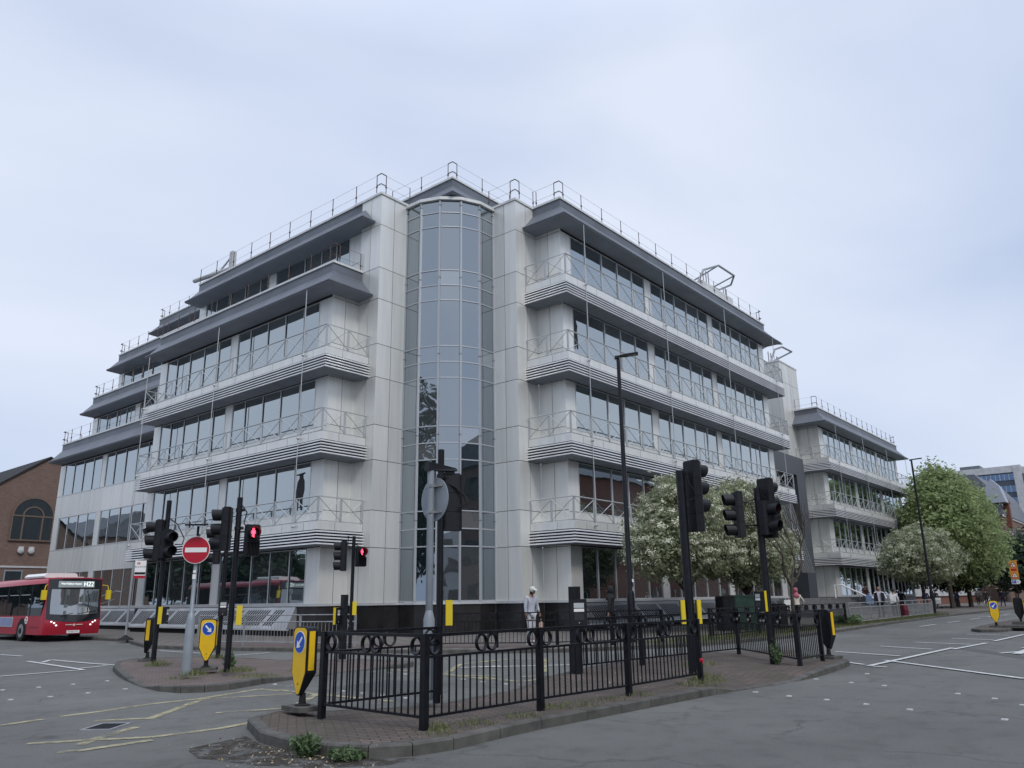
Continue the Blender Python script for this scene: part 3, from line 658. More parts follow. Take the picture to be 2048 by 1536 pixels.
STP = MAT_STEP = mat('step_stone', (.13, .13, .13), .6, var=.25, scale=2)
sp = thing('entrance_steps', 'wide dark stone steps rising to the office entrance', 'steps', (60, 20, .12), world=True)
mb = MB()
for i in range(7): mb.box((53.2 - i * .0, 18.0 + i * .42, .12 + (0 if i == 0 else i * .17)), (66.0, 26 - i * .01, .12 + (i + 1) * .17 - .004))
mb.build('flight', [STP], sp)
mb = MB(); mb.box((66.0, 19.0, .12), (68.4, 26, 1.35)); mb.build('side_wall', [GRILD], sp)
hr = thing('handrail', 'pale sloping metal handrail beside the dark entrance steps', 'handrail', (64.5, 19.5, .12), world=True)
mb = MB(); mb.tube([(64.5, 21.2, 1.32), (64.5, 21.2, 2.25), (64.5, 20.6, 2.25), (64.5, 18.2, 1.05), (64.5, 18.2, .15)], .06, 8)
mb.build('rail', [WHITE], hr)
mb = MB(); mb.box((64.48, 18.35, .62), (64.52, 20.2, .72)); [mb.tube([(64.5, y, .7 + (y - 18) * .3), (64.5, y, 1.1 + (y - 18.2) * .48)], .015, 6) for y in (18.8, 19.4, 20.0)]; mb.build('lower_rail', [GREY], hr)

# ================================================================ OTHER BUILDINGS
GLASSD = glassmat('dark_glass', .05, ripple=.004)
bb = thing('brick_building', 'brown brick gabled building with an arched window behind the bus', 'building', (22, 76, 0), world=True)
mb = MB(); mb.prism([(14, 0), (29.5, 0), (29.5, 12.9), (26.2, 14.2), (14, 5.2)], lambda a, b, d: (a, d, b), 75, 92, 0)
mb.prism([(13.8, 5.12), (13.8, 5.0), (26.2, 14.15), (29.6, 12.8), (29.6, 12.93), (26.2, 14.29)], lambda a, b, d: (a, d, b), 74.85, 92, 1)
mb.box((14, 74.93, 4.7), (29.5, 75, 4.85), 2)
mb.build('wall', [BRICK, JOINT, CONC], bb)
arc = lambda cx, cz, r, n=14: [(cx + r * math.cos(math.pi * i / n), cz + r * math.sin(math.pi * i / n)) for i in range(n + 1)]
mb = MB(); mb.prism([(23.9, 7.0), (27.1, 7.0)] + arc(25.5, 9.0, 1.6), lambda a, b, d: (a, d, b), 74.9, 75.05, 0); w_ = mb.build('window', [GLASSD], bb)
mb = MB()
for x in (23.9, 24.75, 26.25, 27.1): mb.box((x - .06, 74.84, 7.0), (x + .06, 74.9, 9.0))
for z in (6.97, 9.0): mb.box((23.8, 74.83, z - .06), (27.2, 74.9, z + .06))
a1 = arc(25.5, 9.0, 1.66); a0 = arc(25.5, 9.0, 1.54)
for r1, r0 in ((1.66, 1.52), (.85, .74)):
    p = arc(25.5, 9.0, r1) + arc(25.5, 9.0, r0)[::-1]
    a1, a0 = arc(25.5, 9.0, r1), arc(25.5, 9.0, r0)
    for i in range(14): mb.prism([a1[i], a1[i + 1], a0[i + 1], a0[i]], lambda a, b, d: (a, d, b), 74.84, 74.9)
mb.build('frame', [mat('brown_frame', (.14, .10, .08), .6)], w_)
mb = MB(); mb.box((24.0, 74.9, 1.5), (25.2, 75.05, 4.4)); w_ = mb.build('window', [GLASSD], bb); mb = MB(); mb.box((23.9, 74.84, 1.4), (24.0, 74.95, 4.5)); mb.box((25.2, 74.84, 1.4), (25.3, 74.95, 4.5)); mb.box((24.0, 74.84, 4.4), (25.2, 74.95, 4.5)); mb.build('frame', [GREYP], w_)
for x in (24.9, 25.7):
    mb = MB(); mb.sphere((x, 74.85, 6.1), .26, 10, sc=(1, .5, 1)); mb.box((x - .2, 74.8, 6.1), (x + .2, 75, 6.45)); mb.build('wall_lamp', [CONC], bb)
# low white-banded building behind the trees, brick houses, office tower
lb = thing('shop_building', 'low building with white wall bands and tall windows behind the roadside trees', 'building', (110, 26, 0), world=True)
mb = MB(); mb.box((94, 26.2, 0), (150, 40, 9.0), 0); mb.box((94, 26.0, 1.2), (150, 26.2, 2.1), 1); mb.box((94, 25.98, 5.2), (150, 26.2, 6.2), 1); mb.box((93.9, 25.4, 8.6), (150, 40, 9.6), 2)
for x in range(95, 150, 4): mb.box((x, 26.0, 2.1), (x + .7, 26.2, 8.6), 1)
mb.build('wall', [BRICKR, CONC, ROOFM], lb)
for x in range(95, 148, 4):
    for z0, z1 in ((2.15, 5.15), (6.25, 8.5)):
        mb = MB(); mb.box((x + .7, 26.05, z0), (x + 4, 26.15, z1)); mb.box((x + 2.3, 26.0, z0), (x + 2.4, 26.05, z1), 1); mb.build('window', [GLASS2, ALU], lb)
vh = thing('brick_house', 'red brick house with steep grey mansard roof and gable past the trees', 'house', (172, 27, 0), world=True)
mb = MB(); mb.box((168, 23.6, 0), (200, 34, 15.2), 0); mb.box((160, 24.0, 0), (168, 34, 9.5), 0); mb.build('wall', [BRICK], vh)
mb = MB(); mb.prism([(23.2, 15.2), (25.0, 20.2), (27.0, 23.0), (31.0, 23.0), (34.2, 15.2)], lambda a, b, d: (d, a, b), 167.6, 200)
r_ = mb.build('roof', [SLATE], vh)
mb = MB(); mb.box((170, 22.7, 13), (171.6, 23.6, 17.5)); mb.box((169.9, 22.6, 17.5), (171.7, 23.7, 17.8)); mb.build('chimney', [BRICKR], vh)
mb = MB(); mb.prism([(22.6, 17.4), (23.3, 20.4), (24.5, 21.8), (25.6, 20.2), (25.6, 17.4)], lambda a, b, d: (d, a, b), 166.8, 170); mb.build('dormer', [mat('lead_grey', (.32, .35, .40), .5)], vh)
mb = MB(); mb.box((167.5, 23.4, 14.9), (200, 23.6, 15.3)); mb.build('gutter', [WHITE], vh)
for z in (3.5, 7.5, 11.5):
    for x in (174, 180, 186): mb = MB(); mb.box((x, 23.55, z), (x + 1.6, 23.7, z + 2)); mb.build('window', [GLASS2], vh)
    for y in (25.5, 28.5): mb = MB(); mb.box((167.9 if z > 9 else 159.9, y, z), (168.1 if z > 9 else 160.1, y + 1.2, z + 2)); mb.build('window', [GLASS2], vh)
h2 = thing('brick_house', 'yellow brick house beyond the road sign at the right edge of the picture', 'house', (205, 22, 0), world=True)
mb = MB(); mb.box((202, 17, 0), (225, 27.5, 13.5), 0); mb.box((201.8, 16.8, 13.5), (225, 27.6, 14.0), 1)
mb.build('wall', [brickmat('yellow_brick', (.26, .20, .12), (.2, .15, .09), (.16, .13, .11), .23, .085, wall=True), WHITE], h2)
mb = MB(); mb.prism([(17, 14), (20.5, 18.5), (24, 18.5), (27.5, 14)], lambda a, b, d: (d, a, b), 202, 225); mb.build('roof', [SLATE], h2)
for z in (3, 7, 10.5):
    for y in (18, 21, 24.5): mb = MB(); mb.box((201.9, y, z), (202.1, y + 1.2, z + 1.9)); mb.build('window', [GLASS2], h2)
mb = MB(); mb.box((205, 21, 14), (206.5, 22.5, 20)); mb.build('chimney', [BRICKR], h2)
TOWG = glassmat('blue_glass', .35, tint=(.30, .45, .68), ripple=0)
ot = thing('office_tower', 'pale concrete office tower with rows of blue windows in the far distance', 'tower', (310, 45, 0), world=True)
mb = MB(); mb.box((301, 37, 0), (330, 62, 41.4), 1); mb.box((302, 10, 0), (330, 36, 40.5), 1)
for a, b in ((62.0, 50), (37, 35.4)): pass
mb.box((300.4, 35.0, 0), (304, 37.2, 41.8), 0); mb.box((300.6, 37.2, 39.6), (330, 62, 41.8), 0); mb.box((301.6, 10, 39.0), (330, 35, 41.2), 0); mb.box((304, 47, 41.8), (315, 53, 43.3), 2)
mb.build('wall', [CONC, mat('spandrel_blue', (.06, .075, .10), .5), SLATE], ot)
for k in range(8):
    z = 37.1 - k * 3.9
    for y0, y1, x in ((37.3, 61.5, 300.85), (12, 34.8, 301.85)):
        mb = MB(); mb.box((x, y0, z), (x + .3, y1, z + 2.1), 0)
        n = int((y1 - y0) / 1.3)
        for i in range(n): mb.box((x - .06, y0 + i * 1.3, z), (x, y0 + i * 1.3 + .12, z + 2.1), 1)
        mb.build('window', [TOWG, CONC], ot)
# a pair of terraces and a gabled house across the streets: they stand behind the camera and show in the glass
rb = thing('brick_terrace', 'brown brick terrace across the left road, seen mirrored in the lower windows', 'building', (-2, 120, 0), world=True)
mb = MB(); mb.box((-8, 105, 0), (4, 175, 10.0), 0); mb.prism([(-8.4, 10), (-2, 13.5), (4.4, 10)], lambda a, b, d: (a, d, b), 104.6, 175.4, 1); mb.build('wall', [BRICK, SLATE], rb)
for y in range(107, 172, 6):
    for z in (1.2, 5.5): mb = MB(); mb.box((3.95, y, z), (4.05, y + 1.6, z + 1.7)); mb.box((4.02, y + .75, z), (4.07, y + .85, z + 1.7), 1); mb.build('window', [GLASS2, WHITE], rb)
rb = thing('brick_terrace', 'red brick terrace across the right road, seen mirrored in the ground floor windows', 'building', (80, -22, 0), world=True)
mb = MB(); mb.box((60, -34, 0), (112, -20, 18.5), 0); mb.box((112, -34, 0), (170, -20, 9), 0); mb.prism([(-34.4, 18.5), (-27, 22.0), (-19.6, 18.5)], lambda a, b, d: (d, a, b), 59.6, 112.4, 1); mb.prism([(-34.4, 9), (-27, 12.0), (-19.6, 9)], lambda a, b, d: (d, a, b), 112.5, 170.4, 1); mb.build('wall', [BRICKR, SLATE], rb)
for x in range(66, 168, 6):
    for z in (1.0, 5.0): mb = MB(); mb.box((x, -20.05, z), (x + 1.8, -19.95, z + 1.9)); mb.box((x + .85, -19.96, z), (x + .95, -19.93, z + 1.9), 1); mb.build('window', [GLASS2, WHITE], rb)

rb = thing('brick_block', 'tall dark brick block behind the crossing, mirrored in the right facets of the glass bay', 'building', (30, -26, 0), world=True)
mb = MB(); mb.box((21, -36, 0), (44, -20, 15), 0); mb.prism([(20.6, 15), (32, 20), (44.4, 15)], lambda a, b, d: (a, d, b), -36.4, -19.6, 1); mb.build('wall', [BRICK, SLATE], rb)
for x in range(23, 43, 4):
    for z in (1.5, 5.2, 8.9, 12): mb = MB(); mb.box((x, -20.05, z), (x + 1.8, -19.95, z + 1.9)); mb.build('window', [GLASSD], rb)
rb = thing('stone_block', 'low grey block behind the junction, mirrored low in the middle of the glass bay', 'building', (-28, -24, 0), world=True)
mb = MB(); mb.X = Matrix.Translation((-26, -24, 0)) @ Matrix.Rotation(R(41), 4, 'Z'); mb.box((-12, -14, 0), (0, 14, 11)); mb.build('wall', [CONC], rb)
for y in range(-12, 12, 4):
    for z in (1.2, 4.8, 8): mb = MB(); mb.X = Matrix.Translation((-26, -24, 0)) @ Matrix.Rotation(R(41), 4, 'Z'); mb.box((-.02, y, z), (.06, y + 2, z + 1.9)); mb.build('window', [GLASSD], rb)
# ================================================================ GROUND
mb = MB(); mb.poly([(-700, -700, 0), (1300, -700, 0), (1300, 1300, 0), (-700, 1300, 0)]); structure('road', mb.build('road', [ASPH], fix=False))
def slab(name, pts, hs, top, kw=.13, kerb=True, seglen=.9):
    """raised paving: outline with a height per point, kerb stones round it (real step)"""
    P = [Vector((x, y)) for x, y in pts]; n = len(P)
    area = sum(P[i].x * P[(i + 1) % n].y - P[(i + 1) % n].x * P[i].y for i in range(n))
    s = 1 if area > 0 else -1; inn = []
    for i in range(n):
        a = (P[i] - P[i - 1]).normalized(); b = (P[(i + 1) % n] - P[i]).normalized()
        na, nb = Vector((-a.y, a.x)) * s, Vector((-b.y, b.x)) * s; v = (na + nb); v = v.normalized() if v.length > .2 else na
        inn.append(P[i] + v * kw / max(.5, v.dot(nb)))
    bm = bmesh.new(); vs = [bm.verts.new((inn[i].x, inn[i].y, hs[i] - .004)) for i in range(n)]
    bm.edges.ensure_lookup_table()
    for i in range(n): bm.edges.new((vs[i], vs[(i + 1) % n]))
    bmesh.ops.triangle_fill(bm, edges=bm.edges[:], use_beauty=True)
    for f in bm.faces:
        if f.normal.z < 0: f.normal_flip()
    me = bpy.data.meshes.new(name); bm.to_mesh(me); bm.free(); me.materials.append(top); o = link(name, me); structure(name, o)
    if kerb:
        mb = MB()
        for i in range(n):
            j = (i + 1) % n; L_ = (P[j] - P[i]).length; k = max(1, round(L_ / seglen)) if L_ < 60 else 1
            for q in range(k):
                t0, t1 = q / k, (q + 1) / k; g = .006 / max(L_, .1) if k > 1 or True else 0
                t0 += g; t1 -= g
                A0, A1 = P[i].lerp(P[j], t0), P[i].lerp(P[j], t1); B0, B1 = inn[i].lerp(inn[j], t0), inn[i].lerp(inn[j], t1)
                h0 = hs[i] + (hs[j] - hs[i]) * t0; h1 = hs[i] + (hs[j] - hs[i]) * t1
                c0, c1 = A0.lerp(B0, .12), A1.lerp(B1, .12)
                b = mb.add([(A0.x, A0.y, -.02), (A1.x, A1.y, -.02), (A1.x, A1.y, h1 - .018), (A0.x, A0.y, h0 - .018), (c0.x, c0.y, h0), (c1.x, c1.y, h1), (B1.x, B1.y, h1), (B0.x, B0.y, h0), (B1.x, B1.y, -.02), (B0.x, B0.y, -.02)])
                for f in ((0, 1, 2, 3), (3, 2, 5, 4), (4, 5, 6, 7), (7, 6, 8, 9), (0, 3, 4, 7, 9), (1, 8, 6, 5, 2)): mb.face([b + x for x in f])
        structure('kerb', mb.build('kerb', [KERB]))
    return o
PV = [(16.9, 140), (16.6, 40.3), (16.3, 35.4), (14.9, 31.2), (14.25, 29.0), (14.6, 26.5), (15.2, 24.2), (15.75, 22.1), (16.8, 18.4), (18.2, 15.8), (19.4, 14.3), (21.4, 13.2), (23.6, 12.3), (26.4, 11.8), (30.3, 11.5), (36, 11.6), (45, 12.2), (58, 12.8), (86, 13.1), (160, 15), (420, 30), (420, 140)]
slab('pavement', PV, [.12] * len(PV), PAVG, seglen=.92)
mb = MB()
strip = [(14.6, 27.5), (15.3, 24.5), (16.2, 21.8), (17.4, 18.7), (18.6, 16.6), (19.9, 15.2), (21.0, 16.6), (20.0, 19.0), (18.6, 21.5), (17.3, 25), (16.4, 29)]
mb.poly([(x, y, .1205) for x, y in strip]); structure('pavement', mb.build('pavement', [PAVR], fix=False))
NI = [(5.95, 9.35), (5.45, 8.3), (5.34, 7.6), (5.38, 7.0), (5.55, 6.55), (5.9, 6.28), (6.4, 6.19), (7.2, 6.24), (8.0, 6.27), (8.9, 6.22), (10.4, 6.16), (11.8, 6.1), (12.3, 6.08), (12.9, 6.02), (14.3, 5.82), (14.9, 5.76), (15.6, 5.74), (16.6, 5.78), (17.8, 5.9), (18.7, 6.02), (19.15, 6.2), (19.2, 6.5), (18.9, 6.85), (20.4, 7.6), (21.6, 8.1), (21.3, 8.9), (20.6, 9.5), (19.6, 9.98), (17.6, 10.25), (16.0, 10.25), (14.4, 10.05), (13.2, 9.7), (12.2, 9.5), (11.2, 9.33), (10.1, 9.15), (9.15, 9.02), (8.2, 9.3), (7.4, 9.75), (6.6, 9.85)]
NH = [.12] * 12 + [.11, .03, .02, .02, .09] + [.12] * 15 + [.12, .10, .03, .015, .015, .03, .1, .12, .12]
NH = (NH + [.12] * len(NI))[:len(NI)]
for i in (33, 34, 35): NH[i] = .015
slab('traffic_island', NI, NH, PAVD)
mb = MB(); mb.poly([(12.9, 6.25, .035), (14.4, 6.0, .03), (14.9, 5.95, .03), (15.9, 6.6, .1185), (16.2, 9.6, .1205), (14.6, 9.8, .1205), (13.3, 9.5, .1205), (12.9, 7.8, .1205)]); mb.X = None

LI = [(9.05, 20.1), (8.45, 18.5), (7.98, 17.0), (7.6, 15.6), (7.42, 14.6), (7.5, 13.95), (7.8, 13.68), (8.3, 13.68), (9.2, 14.05), (10.2, 14.35), (11.6, 14.7), (12.6, 14.7), (13.3, 14.35), (13.7, 14.6), (14.1, 15.6), (14.5, 17.6), (13.9, 18.0), (13.0, 19.0), (12.3, 20.7), (11.4, 21.8), (10.5, 22.2), (9.8, 21.6)]
LH = [.12, .12, .06, .02, .1, .12, .12, .12, .12, .06, .015, .03, .12, .12, .06, .02, .02, .04, .12, .12, .12, .12]
slab('traffic_island', LI, LH, PAVR)
RI = [(36.6, 6.6), (36.8, 6.0), (40, 5.6), (60, 6.4), (60, 7.6), (41, 7.4), (37.5, 7.1)]
slab('traffic_island', RI, [.12] * 7, PAVD)
def ribbon_mark(mb, pts, wd, z=.0045):
    P = [Vector(p) for p in pts]
    for i in range(len(P) - 1):
        d = (P[i + 1] - P[i]); n = Vector((-d.y, d.x)).normalized() * wd / 2
        a, b = P[i], P[i + 1]
        mb.poly([(a.x - n.x, a.y - n.y, z), (b.x - n.x, b.y - n.y, z), (b.x + n.x, b.y + n.y, z), (a.x + n.x, a.y + n.y, z)]); z += .0003
YELM = [[(4.96, 12.56), (5.62, 12.65), (6.37, 12.86), (7.27, 12.85), (8.66, 13.3), (8.74, 12.43)],
 [(7.34, 12.74), (8.55, 12.11)],
 [(5.61, 11.22), (7.38, 12.86)],
 [(5.1, 11.68), (5.63, 11.31)],
 [(3.8, 9.52), (3.99, 9.54)],
 [(4.15, 9.82), (4.42, 10.1), (5.17, 10.63)],
 [(3.83, 10.44), (4.36, 10.1), (4.89, 9.68), (5.73, 9.6), (6.45, 9.75)],
 [(7.01, 10.14), (7.49, 10.55)],
 [(3.97, 9.47), (4.8, 9.46)],
 [(6.46, 10.97), (7.34, 10.56)],
 [(4.16, 12.31), (4.73, 12.45)],
 [(8.77, 12.82), (8.73, 11.74), (8.78, 9.8)],
 [(7.05, 10.19), (8.69, 11.65)],
 [(12.72, 14.29), (12.61, 12.76), (12.12, 10.5)],
 [(12.43, 12.3), (14.6, 13.94), (16.14, 13.97)],
 [(12.51, 11.91), (12.8, 11.08)],
 [(12.47, 11.34), (12.13, 9.97), (13.72, 10.17), (16.63, 10.2)],
 [(15.52, 14.11), (16.69, 13.87), (17.06, 13.17)],
 [(17.06, 13.17), (13.97, 10.84)],
 [(12.91, 10.61), (13.76, 10.2)]]
WHTM = [[(9.93, 30.3), (10.03, 28.68)],
 [(9.18, 25.76), (8.75, 21.0)],
 [(9.21, 24.83), (9.8, 25.77), (9.79, 23.07), (9.9, 21.42), (10.59, 21.84)],
 [(8.91, 21.56), (9.67, 21.83)],
 [(6.9, 20.84), (8.75, 21.0)],
 [(13.12, 22.3), (15.0, 22.6)],
 [(13.7, 27.1), (13.68, 23.26)],
 [(13.87, 13.21), (14.7, 12.73)],
 [(14.19, 12.9), (15.84, 11.38)],
 [(22.97, 7.73), (22.05, 5.85)],
 [(18.73, 5.64), (20.86, 5.55)],
 [(18.73, 5.64), (18.58, 5.22)],
 [(19.46, 6.3), (19.01, 5.81)],
 [(21.25, 9.26), (22.57, 8.92)],
 [(25.93, 7.4), (25.04, 5.79)],
 [(28.48, 7.08), (27.86, 5.36)],
 [(31.38, 6.6), (30.81, 5.23)],
 [(34.58, 6.73), (34.16, 5.27)],
 [(25.28, 5.3), (28.8, 5.09)],
 [(30.03, 5.08), (35.06, 4.94)],
 [(59.69, 10.79), (63.67, 9.76)],
 [(20.43, 5.76), (17.27, 2.56)],
 [(18.74, 5.61), (25.87, 5.44)],
 [(24.05, 3.99), (25.11, 3.61)]]
STUD = [(5.85, 17.44), (6.45, 17.39), (7.08, 17.4), (7.79, 17.51), (5.35, 15.53), (5.92, 15.4), (6.56, 15.44), (7.26, 15.52), (11.95, 18.44), (12.5, 18.61), (9.31, 13.79), (9.33, 13.31), (9.31, 13.31), (9.31, 12.24), (9.28, 11.68), (9.26, 11.12), (9.23, 10.58), (9.2, 9.97), (12.14, 14.29), (12.18, 13.77), (12.12, 13.18), (11.96, 11.32), (11.78, 10.63), (11.71, 10.01), (11.79, 10.65), (12.89, 5.69), (12.66, 5.05), (15.44, 5.61), (12.53, 4.43), (15.15, 4.89), (12.31, 3.8), (16.96, 5.15), (14.93, 4.28), (12.07, 3.17), (14.33, 3.04), (11.76, 2.02), (13.95, 2.48), (13.36, 2.05)]

def marks(name, data, m, wd, z):
    mb = MB()
    for i, p in enumerate(data): ribbon_mark(mb, p, wd, z + i * .00035)
    structure(name, mb.build(name, [m], fix=False))
marks('yellow_box_marking', YELM, MYEL, .13, .004)
marks('white_line_marking', WHTM, MWHITE, .12, .014)
mb = MB()
for i, (x, y) in enumerate(STUD):
    l = Vector((x, y)).normalized(); n = Vector((-l.y, l.x)); a, b = .055, .055
    c = (x, y); k = .034
    mb.box((x - k, y - k, 0), (x + k, y + k, .012))
structure('crossing_studs', mb.build('crossing_studs', [MWHITE]))
# faded arrow and long lane lines further up the road
mb = MB(); mb.poly([(24, 3.5, .0225), (26.6, 3.45, .0225), (26.6, 3.25, .0225), (28.2, 3.55, .0225), (26.6, 3.9, .0225), (26.6, 3.7, .0225), (24, 3.72, .0225)])
for x in range(42, 180, 6): mb.poly([(x, 9.6 + x * .01, .0225), (x + 3, 9.6 + x * .01, .0225), (x + 3, 9.72 + x * .01, .0225), (x, 9.72 + x * .01, .0225)])
structure('white_line_marking', mb.build('white_line_marking', [MWHITE], fix=False))
# patched tarmac, drain cover
mb = MB(); mb.poly([(9.6, 10.6, .003), (11.3, 10.9, .003), (11.1, 12.6, .003), (9.5, 12.3, .003)])
mb.poly([(1.5, 14, .003), (4.4, 15.2, .003), (3.2, 21, .003), (0.5, 20, .003)])
mb.poly([(14, -2, .003), (14.9, -2, .003), (26.5, 5.2, .003), (25.6, 5.25, .003)])
structure('road_patch', mb.build('road_patch', [mat('new_tarmac', (.080, .082, .080), .85, var=.2, scale=30)], fix=False))
dg = thing('drain_grate', 'small rectangular iron drain grate set in the road between yellow lines', 'drain grate', (4.95, 11.0, 0), R(40))
mb = MB(); mb.box((-.28, -.2, 0), (.28, -.16, .012)); mb.box((-.28, .16, 0), (.28, .2, .012)); mb.box((-.28, -.16, 0), (-.24, .16, .012)); mb.box((.24, -.16, 0), (.28, .16, .012)); mb.build('frame', [GREY], dg)
mb = MB(); mb.box((-.24, -.16, 0.0), (.24, .16, .004), 1); [mb.box((-.22 + i * .055, -.16, .004), (-.195 + i * .055, .16, .010)) for i in range(9)]; mb.build('grid', [BLACKM, DARK], dg)

# ================================================================ VEGETATION AND LITTER
def leaves_obj(name, P, N_, S, mats, mi, parent=None, asp=1.5):
    """many small leaf quads: centres P, normals N_, sizes S"""
    n = len(P); Nn = N_ / (np.linalg.norm(N_, axis=1, keepdims=True) + 1e-9)
    t = np.cross(Nn, rng.normal(size=(n, 3))); t /= (np.linalg.norm(t, axis=1, keepdims=True) + 1e-9); b = np.cross(Nn, t)
    S = S[:, None]; v = np.stack([P - t * S * .5 * asp, P - b * S * .36 + Nn * S * .1, P + t * S * .5 * asp, P + b * S * .36 + Nn * S * .1], 1).reshape(-1, 3)
    me = bpy.data.meshes.new(name); me.vertices.add(4 * n); me.vertices.foreach_set('co', v.astype(np.float32).ravel())
    me.loops.add(4 * n); me.loops.foreach_set('vertex_index', np.arange(4 * n, dtype=np.int32))
    me.polygons.add(n); me.polygons.foreach_set('loop_start', np.arange(0, 4 * n, 4, dtype=np.int32))
    for m in mats: me.materials.append(m)
    me.polygons.foreach_set('material_index', np.asarray(mi, dtype=np.int32)); me.update(calc_edges=True); me.validate()
    return link(name, me, parent)
def crown_points(lobes, nclump, per, cr, shell=.55, up=0.0):
    vol = np.array([l[3] * l[4] * l[5] for l in lobes]); pick = rng.choice(len(lobes), nclump, p=vol / vol.sum())
    L_ = np.array(lobes)[pick]; d = rng.normal(size=(nclump, 3)); d /= np.linalg.norm(d, axis=1, keepdims=True)
    r = shell + (1.06 - shell) * rng.random(nclump) ** .7 + .16 * (rng.random(nclump) > .88); C = L_[:, :3] + d * L_[:, 3:] * r[:, None]
    P = np.repeat(C, per, 0) + rng.normal(size=(nclump * per, 3)) * cr * np.array([1, 1, .7]); D = np.repeat(d, per, 0)
    return C, d, P, D
def tree(name, label, loc, lobes, limbs, nclump, per, leaf, cr, lm, flowers=0, fm=None, trunk_r=.14, group=None, shell=.5):
    t = thing(name, label, 'tree', loc, world=True, group=group)
    mb = MB()
    for pts, r in limbs: mb.tube([(loc[0] + a, loc[1] + b, loc[2] + c) for a, b, c in pts], r, 8)
    lob = [(loc[0] + a, loc[1] + b, loc[2] + c, rx, ry, rz) for a, b, c, rx, ry, rz in lobes]
    C, d, P, D = crown_points(lob, nclump, per, cr, shell)
    base = Vector(loc) + Vector(limbs[0][0][-1])
    for i in range(0, min(len(C), 900), max(1, nclump // 60)):
        c = Vector(C[i]); m = base.lerp(c, .5) + Vector((0, 0, .25)); mb.tube([base, m, c], [trunk_r * .3, trunk_r * .16, .008], 5, caps=False)
    mb.build('trunk', [BARK], t, smooth=True)
    N_ = D * .6 + rng.normal(size=P.shape) * .7 + np.array([0, 0, .5]); S = leaf * (.6 + .8 * rng.random(len(P)))
    leaves_obj('crown', P, N_, S, [lm], np.zeros(len(P)), t)
    if flowers:
        up = np.where(d[:, 2] > -.6)[0]; pk = rng.choice(up, flowers); C2 = C[pk] + d[pk] * cr * .9
        q = 18; P2 = np.repeat(C2, q, 0) + rng.normal(size=(flowers * q, 3)) * np.array([.10, .10, .05]); D2 = np.repeat(d[pk], q, 0)
        leaves_obj('blossom', P2, D2 + rng.normal(size=P2.shape) * .5 + np.array([0, 0, .8]), .07 * (.6 + .8 * rng.random(len(P2))), [fm], np.zeros(len(P2)), t, asp=1.1)
    return t
def limbset(h, r, spread, n, top, sd=1):
    rr = random.Random(sd); L_ = [([(0, 0, 0), (.03, .02, h * .5), (0, .05, h)], [r, r * .85, r * .8])]
    for i in range(n):
        a = 2 * math.pi * i / n + rr.uniform(-.4, .4); e = spread * rr.uniform(.6, 1)
        L_.append(([(0, .05, h - .15), (math.cos(a) * e * .4, math.sin(a) * e * .4, h + (top - h) * .4), (math.cos(a) * e, math.sin(a) * e, top * rr.uniform(.85, 1.05))], [r * .6, r * .4, r * .12]))
    return L_
T1 = (31.0, 16.3, .12); T2 = (36.4, 16.0, .12)
tree('blossom_tree', 'round whitebeam tree with cream blossom beside the tall lamp post, left of the pair', T1, [(-.9, 0, 3.6, 2.0, 1.9, 1.5), (1.2, .2, 3.9, 2.0, 1.8, 1.6), (.1, .2, 4.9, 1.8, 1.6, 1.5), (-2.3, -.1, 3.3, 1.3, 1.3, 1.0), (2.2, 0, 3.3, 1.3, 1.2, 1.0), (-1.3, 0, 5.2, .9, .9, .7), (-.1, 0, 5.9, .8, .8, .6), (1.4, 0, 5.3, .9, .8, .7)],
     limbset(1.7, .12, 1.6, 5, 3.3, 3), 1500, 26, .115, .20, LEAFA, 1500, FLOW, trunk_r=.12)
tree('blossom_tree', 'round whitebeam tree with cream blossom behind the traffic signals near the bare tree', T2, [(-.9, 0, 3.6, 2.1, 1.9, 1.6), (1.6, .2, 3.6, 2.1, 1.8, 1.5), (.2, .2, 4.9, 2.2, 1.7, 1.7), (3.0, 0, 3.6, 1.3, 1.3, 1.2), (-1.5, 0, 5.4, 1.2, 1.1, 1.0), (1.1, .1, 5.9, 1.0, .9, .8), (-.2, .1, 6.3, .9, .8, .6), (3.6, 0, 4.6, .8, .8, .6)],
     limbset(1.6, .14, 1.8, 5, 3.3, 5), 1700, 26, .115, .20, LEAFA, 1700, FLOW, trunk_r=.13)
T3 = (68.5, 15.8, .12)
tree('blossom_tree', 'cream blossomed whitebeam tree beside the far lamp post, in front of the tall green trees', T3, [(-1.8, 0, 3.9, 2.4, 2.2, 1.5), (1.4, 0, 4.1, 2.6, 2.4, 1.8), (-.2, 0, 5.1, 2.2, 2.0, 1.4), (3.6, 0, 3.9, 2.0, 1.8, 1.4), (-3.3, 0, 3.5, 1.3, 1.2, .9), (2.6, 0, 5.0, 1.5, 1.4, 1.0)],
     limbset(2.2, .15, 2.0, 5, 4.2, 8), 1300, 22, .17, .26, LEAFA, 1400, FLOW, trunk_r=.15)
GT = [((87.5, 17.8, .12), 'tall bright green plane tree rising over the pale blossomed tree', [(.5, 0, 8, 3.8, 3.2, 3.4), (-2.0, 0, 7.2, 2.2, 2.0, 2.2), (1.6, 0, 11.2, 2.6, 2.3, 2.4), (3.5, 0, 7, 3.6, 3, 3.0), (-.8, 0, 10.3, 1.9, 1.8, 1.5), (1.8, 0, 13.3, 1.0, 1.0, 1.1)], 13),
      ((95, 17.6, .12), 'tall bright green plane tree nearer the mansard roof, beside the leaning sign post', [(-2, 0, 8.8, 5.0, 3.8, 3.6), (3.5, 0, 7.0, 4.6, 3.2, 3.4), (0, 0, 5.5, 5.5, 3.4, 2.8), (-4.2, 0, 11.0, 2.8, 2.4, 2.0), (1.6, 0, 10.2, 2.0, 1.8, 1.4), (6.5, 0, 5.4, 2.8, 2.2, 2.4)], 14)]
